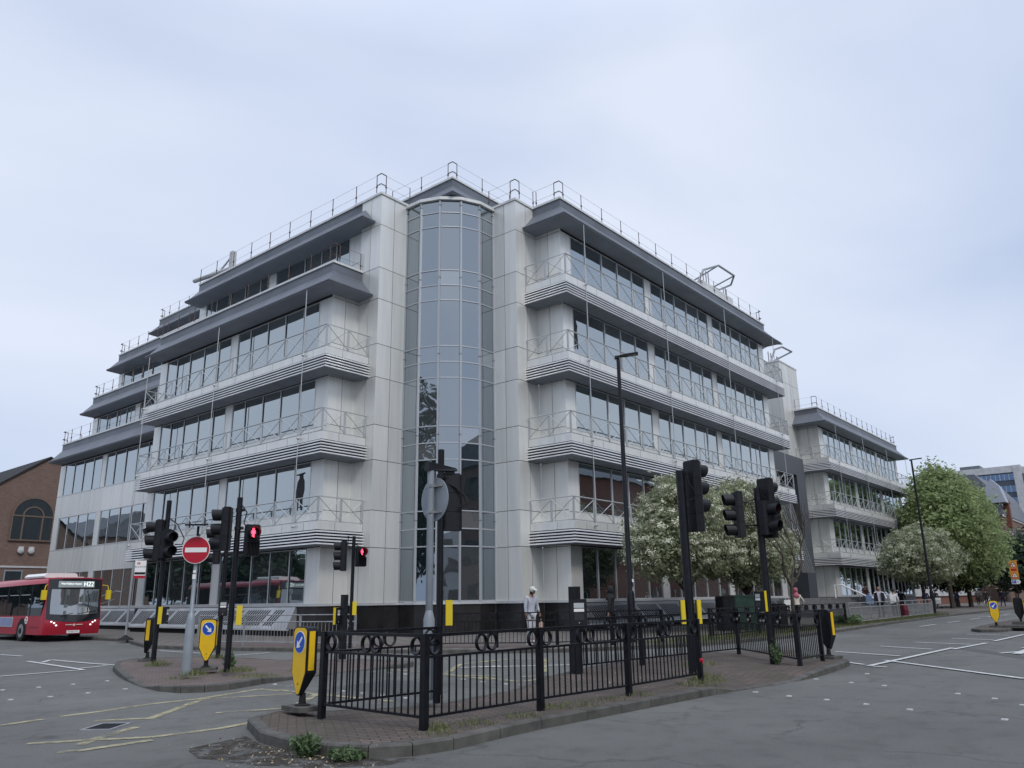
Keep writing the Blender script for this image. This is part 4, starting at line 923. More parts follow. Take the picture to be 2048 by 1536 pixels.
for i, (lc, lb_, lo, sd) in enumerate(GT):
    tree('plane_tree', lb_, lc, lo, limbset(4.0, .24, 3.0, 6, 7.5, sd), 2100, 24, .26, .5, LEAFB, trunk_r=.25)
tree('dark_tree', 'small dark leaved tree standing under the tall green trees behind the pedestrians', (97, 19.2, .12), [(0, 0, 4.2, 3.6, 3.2, 2.0), (3.6, 0, 3.6, 2.8, 2.6, 1.6), (-2.6, 0, 3.6, 2.4, 2.2, 1.4)], limbset(2.2, .22, 2.4, 5, 4.0, 21), 900, 13, .34, .5, LEAFC, trunk_r=.2)
tree('street_tree', 'green tree at the right edge of the picture beyond the orange road signs', (150, 19.0, .12), [(0, 0, 6, 6, 5, 4.0), (5, -3, 7, 5, 5, 3.5)], limbset(3, .3, 3, 5, 6, 23), 700, 13, .7, .9, LEAFC, trunk_r=.3)
# leafless tree : recursive branches
bt = thing('bare_tree', 'bare leafless street tree between the blossomed tree and the entrance steps', 'tree', (34.3, 13.1, .12), world=True)
mb = MB(); rr = random.Random(11)
def branch(p, d, l, r, dep):
    q = p + d * l; mid = p.lerp(q, .5) + Vector((rr.uniform(-.1, .1), rr.uniform(-.1, .1), 0)) * l
    mb.tube([p, mid, q], [r, r * .85, r * .68], 6 if dep < 3 else 4, caps=False)
    if dep >= 6: return
    for i in range(3 if dep in (0, 2, 3) else 2):
        nd = (d + Vector((rr.uniform(-.8, .8), rr.uniform(-.6, .6), rr.uniform(-.15, .55)))).normalized()
        branch(q, nd, l * rr.uniform(.62, .85), r * .62, dep + 1)
branch(Vector((34.3, 13.1, .12)), Vector((.02, 0, 1)), 1.75, .10, 0); mb.build('trunk', [BARK], bt, smooth=True)
def tuft(cx, cy, z, r, n, h, m, name='grass', sprawl=.5):
    a = rng.random(n) * 2 * np.pi; q = r * np.sqrt(rng.random(n)); x = cx + q * np.cos(a); y = cy + q * np.sin(a)
    hh = h * (.35 + .9 * rng.random(n)) * (1.15 - .7 * (q / r)); n_ = n; dx = rng.normal(size=n) * sprawl * hh; dy = rng.normal(size=n) * sprawl * hh; wv = .003 + .004 * rng.random(n)
    ang = rng.random(n) * np.pi; wx = np.cos(ang) * wv; wy = np.sin(ang) * wv; o_ = np.ones(n) * z
    return [(x[i], y[i], z, dx[i], dy[i], hh[i], wx[i], wy[i]) for i in range(n)]
def blades(name, T, m, parent=None):
    mb = MB()
    for x, y, z, dx, dy, h, wx, wy in T:
        b = mb.add([(x - wx, y - wy, z), (x + wx, y + wy, z), (x + dx * .45 + wx * .7, y + dy * .45 + wy * .7, z + h * .62), (x + dx * .45 - wx * .7, y + dy * .45 - wy * .7, z + h * .62), (x + dx, y + dy, z + h)])
        mb.face((b, b + 1, b + 2, b + 3)); mb.face((b + 3, b + 2, b + 4))
    return mb.build(name, [m], parent, fix=False)
T = []
for x, y, r, n, h in [(6.72, 6.75, .16, 130, .11), (7.25, 6.66, .26, 110, .08), (6.5, 6.55, .22, 70, .06), (8.0, 6.55, .25, 90, .08), (8.9, 6.75, .25, 120, .08), (9.3, 6.6, .35, 110, .07), (10.0, 6.6, .3, 90, .07), (10.7, 6.55, .25, 80, .07), (12.4, 6.5, .35, 160, .10), (13.0, 6.6, .35, 240, .14), (13.7, 7.0, .3, 160, .12), (16.0, 8.2, .45, 200, .12), (8.75, 8.85, .12, 60, .08),
                      (9.8, 15.9, .4, 420, .14), (8.8, 15.9, .3, 300, .14), (9.3, 14.4, .45, 300, .08), (8.2, 15.3, .3, 90, .07), (9.7, 19.2, .3, 260, .16), (11.9, 20.2, .3, 160, .16), (18.9, 6.9, .4, 160, .1), (10.6, 14.7, .4, 160, .08)]:
    T += tuft(x, y, .115, r, n, h, GRASS)
tag(blades('grass', T, GRASS), 'sparse grass tufts growing from the joints of the island paving', 'grass', kind='stuff')
T = []
for i in range(5200):
    x = random.uniform(23, 62); y = 11.62 + (x - 23) * .028 + random.uniform(.2, 2.3) * random.uniform(.5, 1)
    T.append((x, y, .118, random.gauss(0, .05), random.gauss(0, .05), random.uniform(.05, .2), .012, .012))
mb = MB(); 
mb.poly([(22.6, 12.9, .1225), (26.4, 12.0, .1225), (30.3, 11.7, .1225), (45, 12.4, .1225), (58, 13.0, .1225), (63, 13.1, .1225), (63, 14.0, .1225), (45, 14.5, .1225), (28, 14.4, .1225), (23, 14.3, .1225)])
structure('verge', mb.build('verge', [mat('verge_soil', (.10, .09, .06), .95, var=.4, scale=2.0, col2=(.085, .105, .04))], fix=False))
tag(blades('grass', T, GRASS), 'strip of thin verge grass along the far kerb behind the railings', 'grass', kind='stuff')
# leafy weeds
def weed(name, label, loc, h, r, n, leaf, m=WEED):
    t = thing(name, label, 'weed', loc, world=True); mb = MB(); Pn = []; 
    for i in range(n):
        a = random.uniform(0, 6.28); e = r * math.sqrt(random.random()); hh = h * random.uniform(.45, 1.05) * (1 - .35 * e / r)
        tip = Vector((loc[0] + math.cos(a) * e, loc[1] + math.sin(a) * e, loc[2] + hh)); b = Vector((loc[0] + math.cos(a) * e * .3, loc[1] + math.sin(a) * e * .3, loc[2]))
        mb.tube([b, b.lerp(tip, .5) + Vector((0, 0, hh * .1)), tip], [.006, .005, .003], 4, caps=False)
        for j in range(9):
            q = b.lerp(tip, .25 + .09 * j); Pn.append((q.x + random.gauss(0, .02), q.y + random.gauss(0, .02), q.z))
    mb.build('stem', [m], t); P = np.array(Pn); leaves_obj('foliage', P, rng.normal(size=P.shape) * .8 + np.array([0, 0, .6]), leaf * (.5 + rng.random(len(P))), [m], np.zeros(len(P)), t, asp=2.0)
    return t
weed('weed', 'bushy green weed growing at the kerb tip beside the nearest yellow bollard', (5.25, 7.15, .0), .27, .15, 55, .036)
weed('weed', 'low spreading green weed hugging the kerb just right of the tallest kerb weed', (5.42, 6.7, .0), .13, .22, 60, .036)
weed('weed', 'tall thin weed at the foot of the signal pole inside the right railings', (16.85, 6.9, .12), .62, .17, 22, .034)
weed('weed', 'wispy brown green weed behind the yellow bollard on the left island', (9.9, 16.4, .12), .45, .16, 26, .05)
weed('weed', 'small weed clump on the verge by the grey guard rail', (40.5, 12.9, .12), .55, .7, 70, .12)
# litter and soil wash at the island tip
mb = MB(); pts = [(4.75 + .0, 8.6), (4.55, 8.0), (4.7, 7.2), (5.0, 6.55), (5.45, 6.15), (5.95, 6.05), (5.5, 6.6), (5.3, 7.3), (5.4, 8.2), (5.6, 8.8)]
mb.poly([(x, y, .0035) for x, y in pts]); tag(mb.build('soil', [SOIL], fix=False), 'dark wash of soil in the gutter round the tip of the near island', 'soil', kind='stuff')
Pn = []
for i in range(620):
    t_ = random.random(); 
    if i < 560: x = 4.6 + random.gauss(.55, .28); y = 7.3 + random.gauss(0, .75)
    else: x, y = random.uniform(5.2, 14), random.uniform(6.3, 9.0)
    z = .012 if i < 560 else .13
    if i < 560 and (x > 5.35 or i % 3 == 0): continue
    Pn.append((x, y, z + random.random() * .012))
P = np.array(Pn); o = leaves_obj('leaf_litter', P, rng.normal(size=P.shape) * .35 + np.array([0, 0, 1.]), .022 * (.4 + 1.1 * rng.random(len(P))), [DRY], np.zeros(len(P)), asp=1.4)
tag(o, 'scattered dry petals and leaves in the gutter and on the near island', 'leaf litter', kind='stuff')
# ================================================================ STREET FURNITURE
def turn(v): return math.atan2(v[1], v[0]) + math.pi / 2      # local front is -Y
def disc(mb, c, r, y, m, n=28, th=.004): mb.prism([(c[0] + r * math.cos(2 * math.pi * i / n), c[1] + r * math.sin(2 * math.pi * i / n)) for i in range(n)], lambda a, b, d: (a, d, b), y, y - th, m)
LENS = mat('lens_dark', (.03, .03, .035), .25); LIT = mat('lamp_red_lit', (.6, .02, .03), .4, emit=(1, .04, .08), es=3.2)
def hood(mb, x, z, y, r, l):
    n = 18; out_ = [];
    for q, rr in ((0, r), (1, r - .008)):
        for k, yy in ((0, y), (1, y - l)):
            out_.append(mb.add([(x + rr * math.cos(2 * math.pi * i / n), yy if k == 0 else y - l * (.90 + .10 * math.sin(2 * math.pi * i / n)), z + rr * math.sin(2 * math.pi * i / n)) for i in range(n)]))
    a, b, c, d = out_
    for i in range(n):
        j = (i + 1) % n; mb.face((a + i, b + i, b + j, a + j)); mb.face((c + i, c + j, d + j, d + i)); mb.face((b + i, d + i, d + j, b + j))
def head(parent, at, ang, n=3, lit=None, square=False, w=.32, mh=.33, blank=0):
    """signal head: a case with n aspects; at = centre of its back, local to the signal; ang = turn of its front"""
    T = Matrix.Translation(at) @ Matrix.Rotation(ang, 4, 'Z'); H = n * mh
    mb = MB(); mb.X = T
    f = lambda a, b, d: (a, b, d)
    c = w / 2; prof = [(-c, -.14), (-c + .03, -.19), (c - .03, -.19), (c, -.14), (c, -.03), (c - .05, 0), (-c + .05, 0), (-c, -.03)]
    for i in range(n): mb.prism(prof, f, -H / 2 + i * mh + .003, -H / 2 + (i + 1) * mh - .003)
    mb.box((-c + .02, -.17, -H / 2), (c - .02, -.02, H / 2)); mb.prism([(-c + .02, -.15), (c - .02, -.15), (c - .03, -.02), (-c + .03, -.02)], f, H / 2, H / 2 + .02)
    for i in range(n * 2): mb.box((-.1, -.002, -H / 2 + .06 + i * mh / 2), (-.085, .006, -H / 2 + .075 + i * mh / 2))
    o = mb.build('signal_head', [BLACKM], parent)
    mb = MB(); mb.X = T
    for i in range(blank, n):
        z = -H / 2 + (i + .5) * mh; mb = MB(); mb.X = T
        if square and i == 0:
            mb.box((-.13, -.20, z - .13), (.13, -.19, z + .13))
            for q in range(9): mb.box((-.12 + q * .03, -.27, z - .13), (-.114 + q * .03, -.2, z + .13))
            mb.box((-.14, -.27, z + .13), (.14, -.19, z + .14)); mb.box((-.14, -.27, z - .14), (-.13, -.19, z + .13)); mb.box((.13, -.27, z - .14), (.14, -.19, z + .13))
        else: hood(mb, 0, z, -.19, .125, .24)
        mb.build('visor', [BLACKM], o)
    for i in range(blank, n): mb = MB(); mb.X = T; disc(mb, (0, -H / 2 + (i + .5) * mh), .112, -.192, 0); mb.build('lens', [LENS], o)
    if lit == 'man':
        z = -H / 2 + (n - .5) * mh; mb = MB(); mb.X = T
        g = [(-.016, .085), (.016, .085), (.022, .065), (.014, .048), (.035, .038), (.042, .0), (.030, -.02), (.02, -.01), (.022, -.085), (.006, -.085), (.0, -.04), (-.006, -.085), (-.022, -.085), (-.02, -.01), (-.030, -.02), (-.042, .0), (-.035, .038), (-.014, .048), (-.022, .065)]
        mb.prism([(a * 1.15, b * 1.15 + z) for a, b in g], lambda a, b, d: (a, d, b), -.198, -.203); mb.build('red_man', [LIT], o)
    if lit == 'red':
        z = -H / 2 + (n - .5) * mh; mb = MB(); mb.X = T; disc(mb, (0, z), .10, -.198, 0); mb.build('red_lamp', [mat('lamp_red_dim', (.35, .02, .02), .3, emit=(1, .05, .03), es=.25)], o)
    return o
def pole(parent, r, h, cap=True):
    mb = MB(); mb.lathe([(r * 1.02, 0), (r * 1.02, .25), (r, .27), (r, h - .005), (r * .8, h)], n=18); mb.build('pole', [BLACK], parent, smooth=True)
def cable(parent, pts, r=.014):
    mb = MB(); mb.tube(pts, r, 7); mb.build('cable', [RUBB], parent, smooth=True)
def bracket(parent, z, ang, l=.12):
    mb = MB(); mb.X = Matrix.Rotation(ang, 4, 'Z'); mb.box((-.02, 0, z - .03), (.02, l, z + .03)); mb.lathe([(.075, z - .035), (.075, z + .035)], n=14); mb.build('bracket', [BLACKM], parent)
def button(parent, at, ang, h=.40, w=.20, yside=True, panel=True, bd=.045, yd=.075):
    """push-button unit: black front, yellow shroud behind"""
    T = Matrix.Translation(at) @ Matrix.Rotation(ang, 4, 'Z'); mb = MB(); mb.X = T
    mb.box((-w / 2, -bd, -h / 2), (w / 2, .0, h / 2)); o = mb.build('push_button_unit', [BLACKM], parent)
    if yside: mb = MB(); mb.X = T; mb.box((-w / 2 - .004, .0, -h / 2 - .004), (w / 2 + .004, yd, h / 2 + .004)); mb.build('yellow_case', [YEL2], o)
    if panel:
        mb = MB(); mb.X = T
        mb.box((-w * .32, -bd-.004, h * .18), (w * .32, -bd, h * .36), 0); mb.box((-w * .32, -bd-.004, h * .04), (w * .32, -bd, h * .15), 1)
        mb.box((-w * .30, -bd-.003, -h * .26), (w * .30, -bd, -h * .02), 2); mb.sphere((0, -bd, -h * .36), .012, 8, 0)
        mb.build('panel', [mat('panel_grey', (.42, .45, .46), .4), WHITE, LENS], o)
    return o
FC = lambda dx, dy: turn((dx, dy))
def signal(label, loc, r, h):
    s = thing('traffic_signal', label, 'traffic light', loc, 0, 'traffic signals at the crossings'); pole(s, r, h); return s
# left island, far corner (two heads and a detector)
s = signal('black signal pole with overhead detector at the far tip of the left island', (9.72, 19.5, .12), .06, 3.95)
head(s, (-.04, .06, 2.95), FC(-.80, .60), 3, mh=.33, w=.31); head(s, (-.03, -.06, 2.84), FC(-.02, -1.0), 2, mh=.34, w=.30); bracket(s, 3.2, FC(-.75, .66)); bracket(s, 2.7, 0)
cable(s, [(.06, 0, 3.5), (.2, -.14, 3.35), (.36, -.24, 3.0), (.33, -.22, 2.85), (.2, -.12, 2.85)])
mb = MB(); mb.X = Matrix.Translation((-.2, .22, 3.28)) @ Matrix.Rotation(FC(-.75, .66), 4, 'Z') @ Matrix.Rotation(R(25), 4, 'X'); mb.box((-.07, -.28, -.06), (.07, .02, .06)); mb.box((-.02, 0, -.02), (.02, .35, .02)); mb.build('detector', [BLACKM], s)
button(s, (.09, -.10, 1.14), FC(.62, -.78), w=.15, bd=.1, yd=.1)
# left island, pole B with three-aspect head
s = signal('slim black signal pole just behind the no entry sign, its push button facing us', (11.88, 20.3, .12), .06, 3.4)
head(s, (-.10, .12, 2.95), FC(-.82, .57), 3, w=.30, mh=.33); bracket(s, 3.2, FC(-.82, .57)); bracket(s, 2.7, FC(-.82, .57)); button(s, (-.02, -.10, 1.28), FC(-.45, -.9), w=.24, h=.42, yside=False)
# left island, pole A with red man
s = signal('tall black signal pole with large lit red man, right of the no entry sign', (9.54, 15.9, .12), .062, 3.68)
head(s, (.22, -.20, 2.72), FC(-.34, -.94), 2, 'man', True); bracket(s, 3.4, FC(-.7, .7)); bracket(s, 3.0, FC(-.7, .7))
mb = MB(); mb.tube([(0, 0, 2.92), (.2, -.2, 2.92)], .02, 6); mb.tube([(0, 0, 2.48), (.2, -.2, 2.48)], .02, 6); mb.build('bracket', [BLACKM], s)
head(s, (-.10, .12, 2.98), FC(-.72, .69), 3, w=.32, mh=.31)
cable(s, [(.05, -.03, 3.5), (.12, -.12, 3.35), (.08, -.1, 3.1), (.22, -.2, 2.95)])
button(s, (.12, -.12, 1.15), FC(.55, .83), w=.11, yd=.05)
# far kerb red man
s = signal('black signal pole with small lit red man in front of the pale corner pier', (16.45, 20.45, .12), .055, 3.45)
head(s, (.12, -.16, 2.78), FC(-.30, -.95), 2, 'man', True, w=.31, mh=.30); head(s, (-.14, .16, 2.82), FC(-.72, .69), 3, w=.3, mh=.31)
mb = MB(); mb.tube([(-.12, .14, 3.15), (.14, -.2, 2.95)], .02, 6); mb.sphere((-.12, .14, 3.42), .045, 8); mb.tube([(-.12, .14, 3.15), (-.12, .14, 3.4)], .012, 6); mb.build('bracket', [BLACKM], s)
cable(s, [(.05, 0, 3.2), (.14, -.12, 3.12), (.16, -.2, 2.98)]); button(s, (.05, -.09, 1.2), FC(.6, .8), w=.12)
# near centre pole, head seen from behind
s = signal('black signal pole with head seen from behind, beside the back of a round sign', (9.2, 9.23, .10), .055, 3.86)
head(s, (.14, -.14, 2.98), FC(.55, .83), 3, w=.33, mh=.31); bracket(s, 3.4, FC(-.64, .77)); bracket(s, 2.85, FC(-.64, .77))
cable(s, [(.05, -.05, 3.32), (.16, -.19, 3.22), (.25, -.30, 3.08), (.28, -.32, 2.95), (.18, -.24, 2.88)], .016)
button(s, (.10, -.11, 1.22), FC(.62, .78), w=.10, h=.38, yd=.04)
# near right pole
s = signal('thick black signal pole with one head pointing right, at the near railing end', (13.79, 7.23, .12), .085, 3.78)
head(s, (.12, -.12, 3.28), FC(.93, -.36), 4, w=.36, mh=.34, blank=1); bracket(s, 3.7, FC(-.5, .86)); bracket(s, 3.1, FC(-.5, .86))
cable(s, [(.02, -.10, 3.86), (.03, -.16, 3.5), (.10, -.24, 3.38), (.10, -.24, 3.22), (.05, -.15, 3.2)])
button(s, (-.13, .08, 1.12), FC(.6, .8), w=.07, h=.42, yd=.04); button(s, (.06, -.15, 1.12), FC(.6, .8), w=.07, h=.42, yd=.04)
# right pole with three heads
s = signal('black signal pole carrying three heads, inside the right railing cage', (16.93, 7.01, .12), .075, 3.72)
head(s, (.12, -.10, 3.27), FC(.97, -.2), 4, w=.36, mh=.325, blank=1); head(s, (-.22, .28, 3.13), FC(-.66, .75), 3, w=.32, mh=.33); head(s, (.0, -.06, 3.04), FC(-.10, -.99), 2, 'red', w=.34, mh=.36)
mb = MB(); mb.tube([(-.2, .24, 3.4), (.1, -.04, 3.52)], .02, 6); mb.tube([(-.2, .24, 2.9), (.1, -.04, 2.9)], .02, 6); mb.build('bracket', [BLACKM], s)
cable(s, [(.03, .02, 3.75), (.12, -.1, 3.5), (.2, -.2, 3.35), (.14, -.14, 3.2)]); button(s, (-.10, .10, 1.28), FC(-.85, .3), w=.2, h=.42, bd=.1, yd=.1)
# stout posts with push-button units
for lc, r, h, lb, ang, yl in (((13.6, 17.2, .08), .07, 1.62, 'short black square post with an amber box on its left', FC(-.64, .77), True), ((13.07, 9.35, .12), .085, 1.62, 'short thick dark post with push button panel facing us on the near island', FC(-.5, -.86), False)):
    s = thing('push_button_post', lb, 'post', lc); mb = MB(); mb.box((-r, -r, 0), (r, r, h)); mb.build('post', [BLACKM], s)
    if yl: button(s, (-.12, .12, 1.08), FC(-.7, .7) + R(150), w=.15, h=.42)
    else: button(s, (-.05, -.11, 1.12), ang, w=.34, h=.52, yside=False)
# keep-left bollards
def bollard(label, loc, face, arrow=1, lit_side=True, base=True):
    b = thing('keep_left_bollard', label, 'bollard', loc, turn(face), 'keep-left bollards'); b.scale = (.78, .72, .85)
    if base:
        mb = MB(); mb.box((-.30, -.24, 0), (.30, .24, .07)); mb.build('base', [KERB], b)
    mb = MB(); mb.lathe([(.14, .07), (.14, .085), (.07, .10), (.055, .22), (.055, .26)], n=14); mb.build('foot', [RUBB], b)
    out_ = [(0, .22), (.05, .24), (.225, .56), (.225, 1.18), (.20, 1.235), (.12, 1.26), (-.12, 1.26), (-.20, 1.235), (-.225, 1.18), (-.225, .56), (-.05, .24)]
    mb = MB(); n = len(out_); F = [(x, -.11, z) for x, z in out_]; K = [(x * .96, .12 if z > .5 else -.02, z) for x, z in out_]
    i0 = mb.add(F); i1 = mb.add(K); mb.face(range(i0, i0 + n)); mb.face(range(i1, i1 + n))
    for i in range(n): j = (i + 1) % n; mb.face((i0 + i, i1 + i, i1 + j, i0 + j))
    sh = mb.build('shell', [BLACKM], b)
    mb = MB(); mb.prism([(x * .90, .74 + (z - .74) * .965) for x, z in out_], lambda a, c, d: (a, d, c), -.112, -.118); fp = mb.build('front_panel', [YEL], b)
    for sx in (-1, 1): mb = MB(); mb.box((sx * .232 - .006, -.07, .6), (sx * .232 + .006, .05, 1.19)); mb.build('side_strip', [YEL], b)
    mb = MB(); disc(mb, (0, 1.02), .172, -.119, 0); disc(mb, (0, 1.02), .160, -.123, 1, th=.003)
    a = R(-45) if arrow > 0 else R(-135); ca, sa = math.cos(a), math.sin(a)
    ar = [(-.11, .02), (.03, .02), (.03, .07), (.125, 0), (.03, -.07), (.03, -.02), (-.11, -.02)]
    mb.prism([(x * ca - y * sa, 1.02 + x * sa + y * ca) for x, y in ar], lambda p, c, d: (p, d, c), -.1262, -.129, 2)
    mb.build('arrow_disc', [WHITE, BLUE, WHITE], fp)
    mb = MB(); disc(mb, (0, .40), .018, -.119, 0, 10); disc(mb, (0, .40), .010, -.1235, 1, 10); mb.build('lock', [BLACKM, YEL], fp)
bollard('nearest yellow bollard, arrow down to the left, by the near black railing', (6.78, 9.38, .12), (-.99, .08), -1)
bollard('yellow bollard with arrow down to the right, on the left island', (9.55, 16.77, .12), (-.62, -.78), 1)
bollard('dark backed bollard with thin yellow left edge at the left island tip', (10.3, 21.0, .12), (-.77, .64), 1)
bollard('black backed bollard with yellow right edge beside the railing cage', (19.0, 6.55, .12), (.97, -.25), 1)
bollard('small distant yellow bollard with arrow down left on the far right island', (39.2, 6.45, .12), (-.95, -.25), -1)
bollard('dark bollard seen from behind on stepped kerb blocks at the right edge', (39.6, 5.6, .22), (1, .1), -1, base=False)
kb = thing('kerb_blocks', 'stacked low concrete kerb blocks on the far right island', 'kerb block', (40, 5.9, .12), world=True)
mb = MB(); mb.box((38.4, 5.3, .12), (42.5, 6.1, .22)); mb.box((39.3, 5.2, .22), (42.5, 5.9, .34)); mb.build('block', [KERB], kb)
# no-entry sign and the round sign seen from behind
def rsign(label, loc, face, front, h, r, zc, rp=.055, lamp=True, back=False):
    s = thing('road_sign', label, 'sign', loc, turn(face))
    mb = MB(); mb.lathe([(.085, 0), (.085, 1.12), (.05, 1.25), (rp, 1.26), (rp, h)] if back else [(.10, 0), (.09, 1.05), (.055, 1.2), (rp * .75, 1.22), (rp * .7, h)], n=18); mb.build('post', [GREYP], s, smooth=True)
    mb = MB(); disc(mb, (0, zc), r, -.075, 0, 48, .012); disc(mb, (0, zc), r * .955, -.0885, 1, 48, .003)
    if front == 'noentry': mb.box((-r * .78, -.095, zc - r * .17), (r * .78, -.0925, zc + r * .17), 0)
    mb.build('sign_disc', [WHITE if not back else GREYP, RED if not back else BLUE], s)
    mb = MB()
    for dz in (-r * .6, r * .6): mb.box((-r * .62, -.074, zc + dz - .018), (r * .62, -.045, zc + dz + .018)); mb.box((-.06, -.06, zc + dz - .02), (.06, .055, zc + dz + .02))
    mb.build('clamp', [GREY], s)
    return s
s = rsign('red no entry disc with white bar on a grey post, on the left island', (8.72, 16.06, .12), (-.70, -.72), 'noentry', 2.84, .285, 2.50)
mb = MB(); mb.box((-.02, -.09, 2.80), (.02, -.05, 3.0)); mb.X = Matrix.Translation((0, -.16, 3.02)) @ Matrix.Rotation(R(6), 4, 'X'); mb.box((-.19, -.22, -.015), (.19, .12, .02)); mb.build('sign_lamp', [BLACKM], s)
mb = MB(); mb.box((-.035, -.052, 1.9), (.035, -.045, 2.0)); mb.box((-.03, -.052, 2.03), (.03, -.045, 2.08)); mb.build('sticker', [WHITE], s)
s = rsign('back of a round grey sign on a pale grey post, standing inside the near railing', (8.58, 8.83, .12), (.99, -.12), '', 3.40, .34, 2.92, rp=.055, back=True)
mb = MB(); mb.X = Matrix.Translation((0, 0, 3.40)); mb.hexa([(-.06, -.5, .0), (.06, -.5, .0), (.06, .09, -.04), (-.06, .09, -.04), (-.04, -.48, .05), (.04, -.48, .05), (.055, .08, .10), (-.055, .08, .10)]); mb.box((-.04, -.45, -.06), (.04, -.3, 0)); mb.build('sign_lamp', [BLACKM], s)
# railings
def ornate(name, label, pts, z0, cat='railing', group=None, top=1.0, ring=True, m=None, sp=.118, thick=.039):
    m = m or BLACK; p0 = pts[0]; t = thing(name, label, cat, (p0[0], p0[1], z0), world=True, group=group)
    for p in pts:
        mb = MB(); mb.cbox((p[0], p[1], z0 + (top + .02) / 2 - .02), (thick, thick, (top + .06) / 2)); mb.build('post', [m], t)
    for i in range(len(pts) - 1):
        a, b = pts[i], pts[i + 1]; fr = Fr(a, b); mb = MB(); e = thick; L_ = fr.L
        zt, zm, zb = z0 + top, z0 + top - .235, z0 + .13
        for z, h in ((zt, .018), (zm, .014), (zb, .014)): fr.box(mb, e, L_ - e, -.02, .02, z - h, z + h)
        n = round((L_ - 2 * e) / sp)
        for j in range(1, n):
            u_ = e + (L_ - 2 * e) * j / n; fr.box(mb, u_ - .008, u_ + .008, -.008, .008, zb, zm)
        pa = mb.build('panel', [m], t)
        if ring:
            cs = [e + .10, L_ - e - .10]; k = 2 if L_ > 1.5 else 0
            if k: cs += [L_ / 2 - .095, L_ / 2 + .095]
            if L_ > 3.2: cs += [L_ / 4, L_ * 3 / 4]
            for c in cs:
                mb = MB(); nn_ = 20; pr_ = [[], [], [], []]
                for q in range(nn_):
                    a_ = 2 * math.pi * q / nn_; 
                    for w_, (rr_, vv) in enumerate(((.095, -.024), (.095, .024), (.083, .024), (.083, -.024))): pr_[w_].append(fr.p(c + rr_ * math.cos(a_), vv, (zt + zm) / 2 + rr_ * 1.06 * math.sin(a_)))
                ii = [mb.add(x) for x in pr_]
                for q in range(nn_):
                    r_ = (q + 1) % nn_
                    for w_ in range(4): mb.face((ii[w_] + q, ii[w_] + r_, ii[(w_ + 1) % 4] + r_, ii[(w_ + 1) % 4] + q))
                mb.build('ring', [m], pa)
    return t
ornate('railing', 'black ornate pedestrian railing with ring frieze along the near edge of the near island', [(8.55, 8.62), (6.65, 8.78), (6.56, 6.81), (8.65, 6.79), (10.62, 6.66), (12.9, 6.65)], .12)
ornate('railing', 'black ornate railing cage with rings round the right end of the near island', [(13.25, 9.42), (15.4, 9.3), (17.6, 9.1), (19.42, 8.91), (16.75, 6.38), (18.2, 6.42)], .12)
ornate('railing', 'black ornate railing by the far kerb beside the walking man in pale clothes', [(17.9, 17.9), (18.8, 16.4), (20.0, 15.0), (21.4, 13.9), (23.4, 13.3)], .12)
ornate('railing', 'black ornate railing on the far verge in front of the blossomed trees', [(25.6 + i * 2.08, 12.7 + i * .02) for i in range(8)], .12)
def guard(name, label, pts, z0, m, sp=.14, top=1.0):
    t = thing(name, label, 'railing', (pts[0][0], pts[0][1], z0), world=True)
    for p in pts: mb = MB(); mb.cbox((p[0], p[1], z0 + top / 2), (.03, .03, top / 2)); mb.build('post', [m], t)
    for i in range(len(pts) - 1):
        fr = Fr(pts[i], pts[i + 1]); mb = MB()
        for z in (top, top - .22, .12): mb.tube([fr.p(.03, 0, z0 + z), fr.p(fr.L - .03, 0, z0 + z)], .022, 6)
        n = round(fr.L / sp)
        for j in range(1, n): mb.tube([fr.p(fr.L * j / n, 0, z0 + .12), fr.p(fr.L * j / n, 0, z0 + top - .22)], .009, 4)
        mb.build('panel', [m], t)
    return t
guard('guard_rail', 'grey galvanised guard rail along the left kerb in front of the slotted grilles', [(15.2, 27.4), (15.72, 25.3), (16.3, 22.9), (17.0, 20.9)], .12, GREY)
guard('guard_rail', 'weathered grey guard rail in front of the entrance steps by the shopper with bags', [(40.35 + i * 2.04, 12.72 + i * .09) for i in range(11)], .12, GREY)
# lamp posts
def lamp(label, loc, h, rz):
    t = thing('street_lamp', label, 'street lamp', loc, rz, 'black street lamps')
    mb = MB(); mb.lathe([(.13, 0), (.13, 1.5), (.10, 1.62), (.095, 1.64), (.065, h - .25), (.065, h - .1), (.055, h)], n=16); mb.build('column', [BLACK], t, smooth=True)
    mb = MB(); mb.box((-.09, -.05, h - .02), (.09, .12, h + .08)); mb.prism([(-.05, 0), (.05, .0), (.14, -.3), (.14, -.72), (-.14, -.72), (-.14, -.3)], lambda a, b, d: (a, b, h + .03 + d - b * .10), 0, .06); hd = mb.build('lantern', [BLACKM], t)
    mb = MB(); mb.prism([(-.10, -.36), (.10, -.36), (.10, -.66), (-.10, -.66)], lambda a, b, d: (a, b, h + .024 + d - b * .10), 0, .004); mb.build('lens', [LENS], hd)
    mb = MB(); mb.box((-.11, -.125, 1.9), (.11, -.075, 2.0)); mb.box((-.05, -.1, 1.62), (.05, -.085, 1.74)); mb.build('notice', [WHITE], t)
lamp('tall black street lamp in front of the main block, left of the blossomed trees', (23.2, 14.3, .12), 9.75, turn((.5, -.85)))
lamp('tall black street lamp leaning slightly beside the far green trees', (62.8, 14.0, .12), 10.9, turn((.5, -.85)))
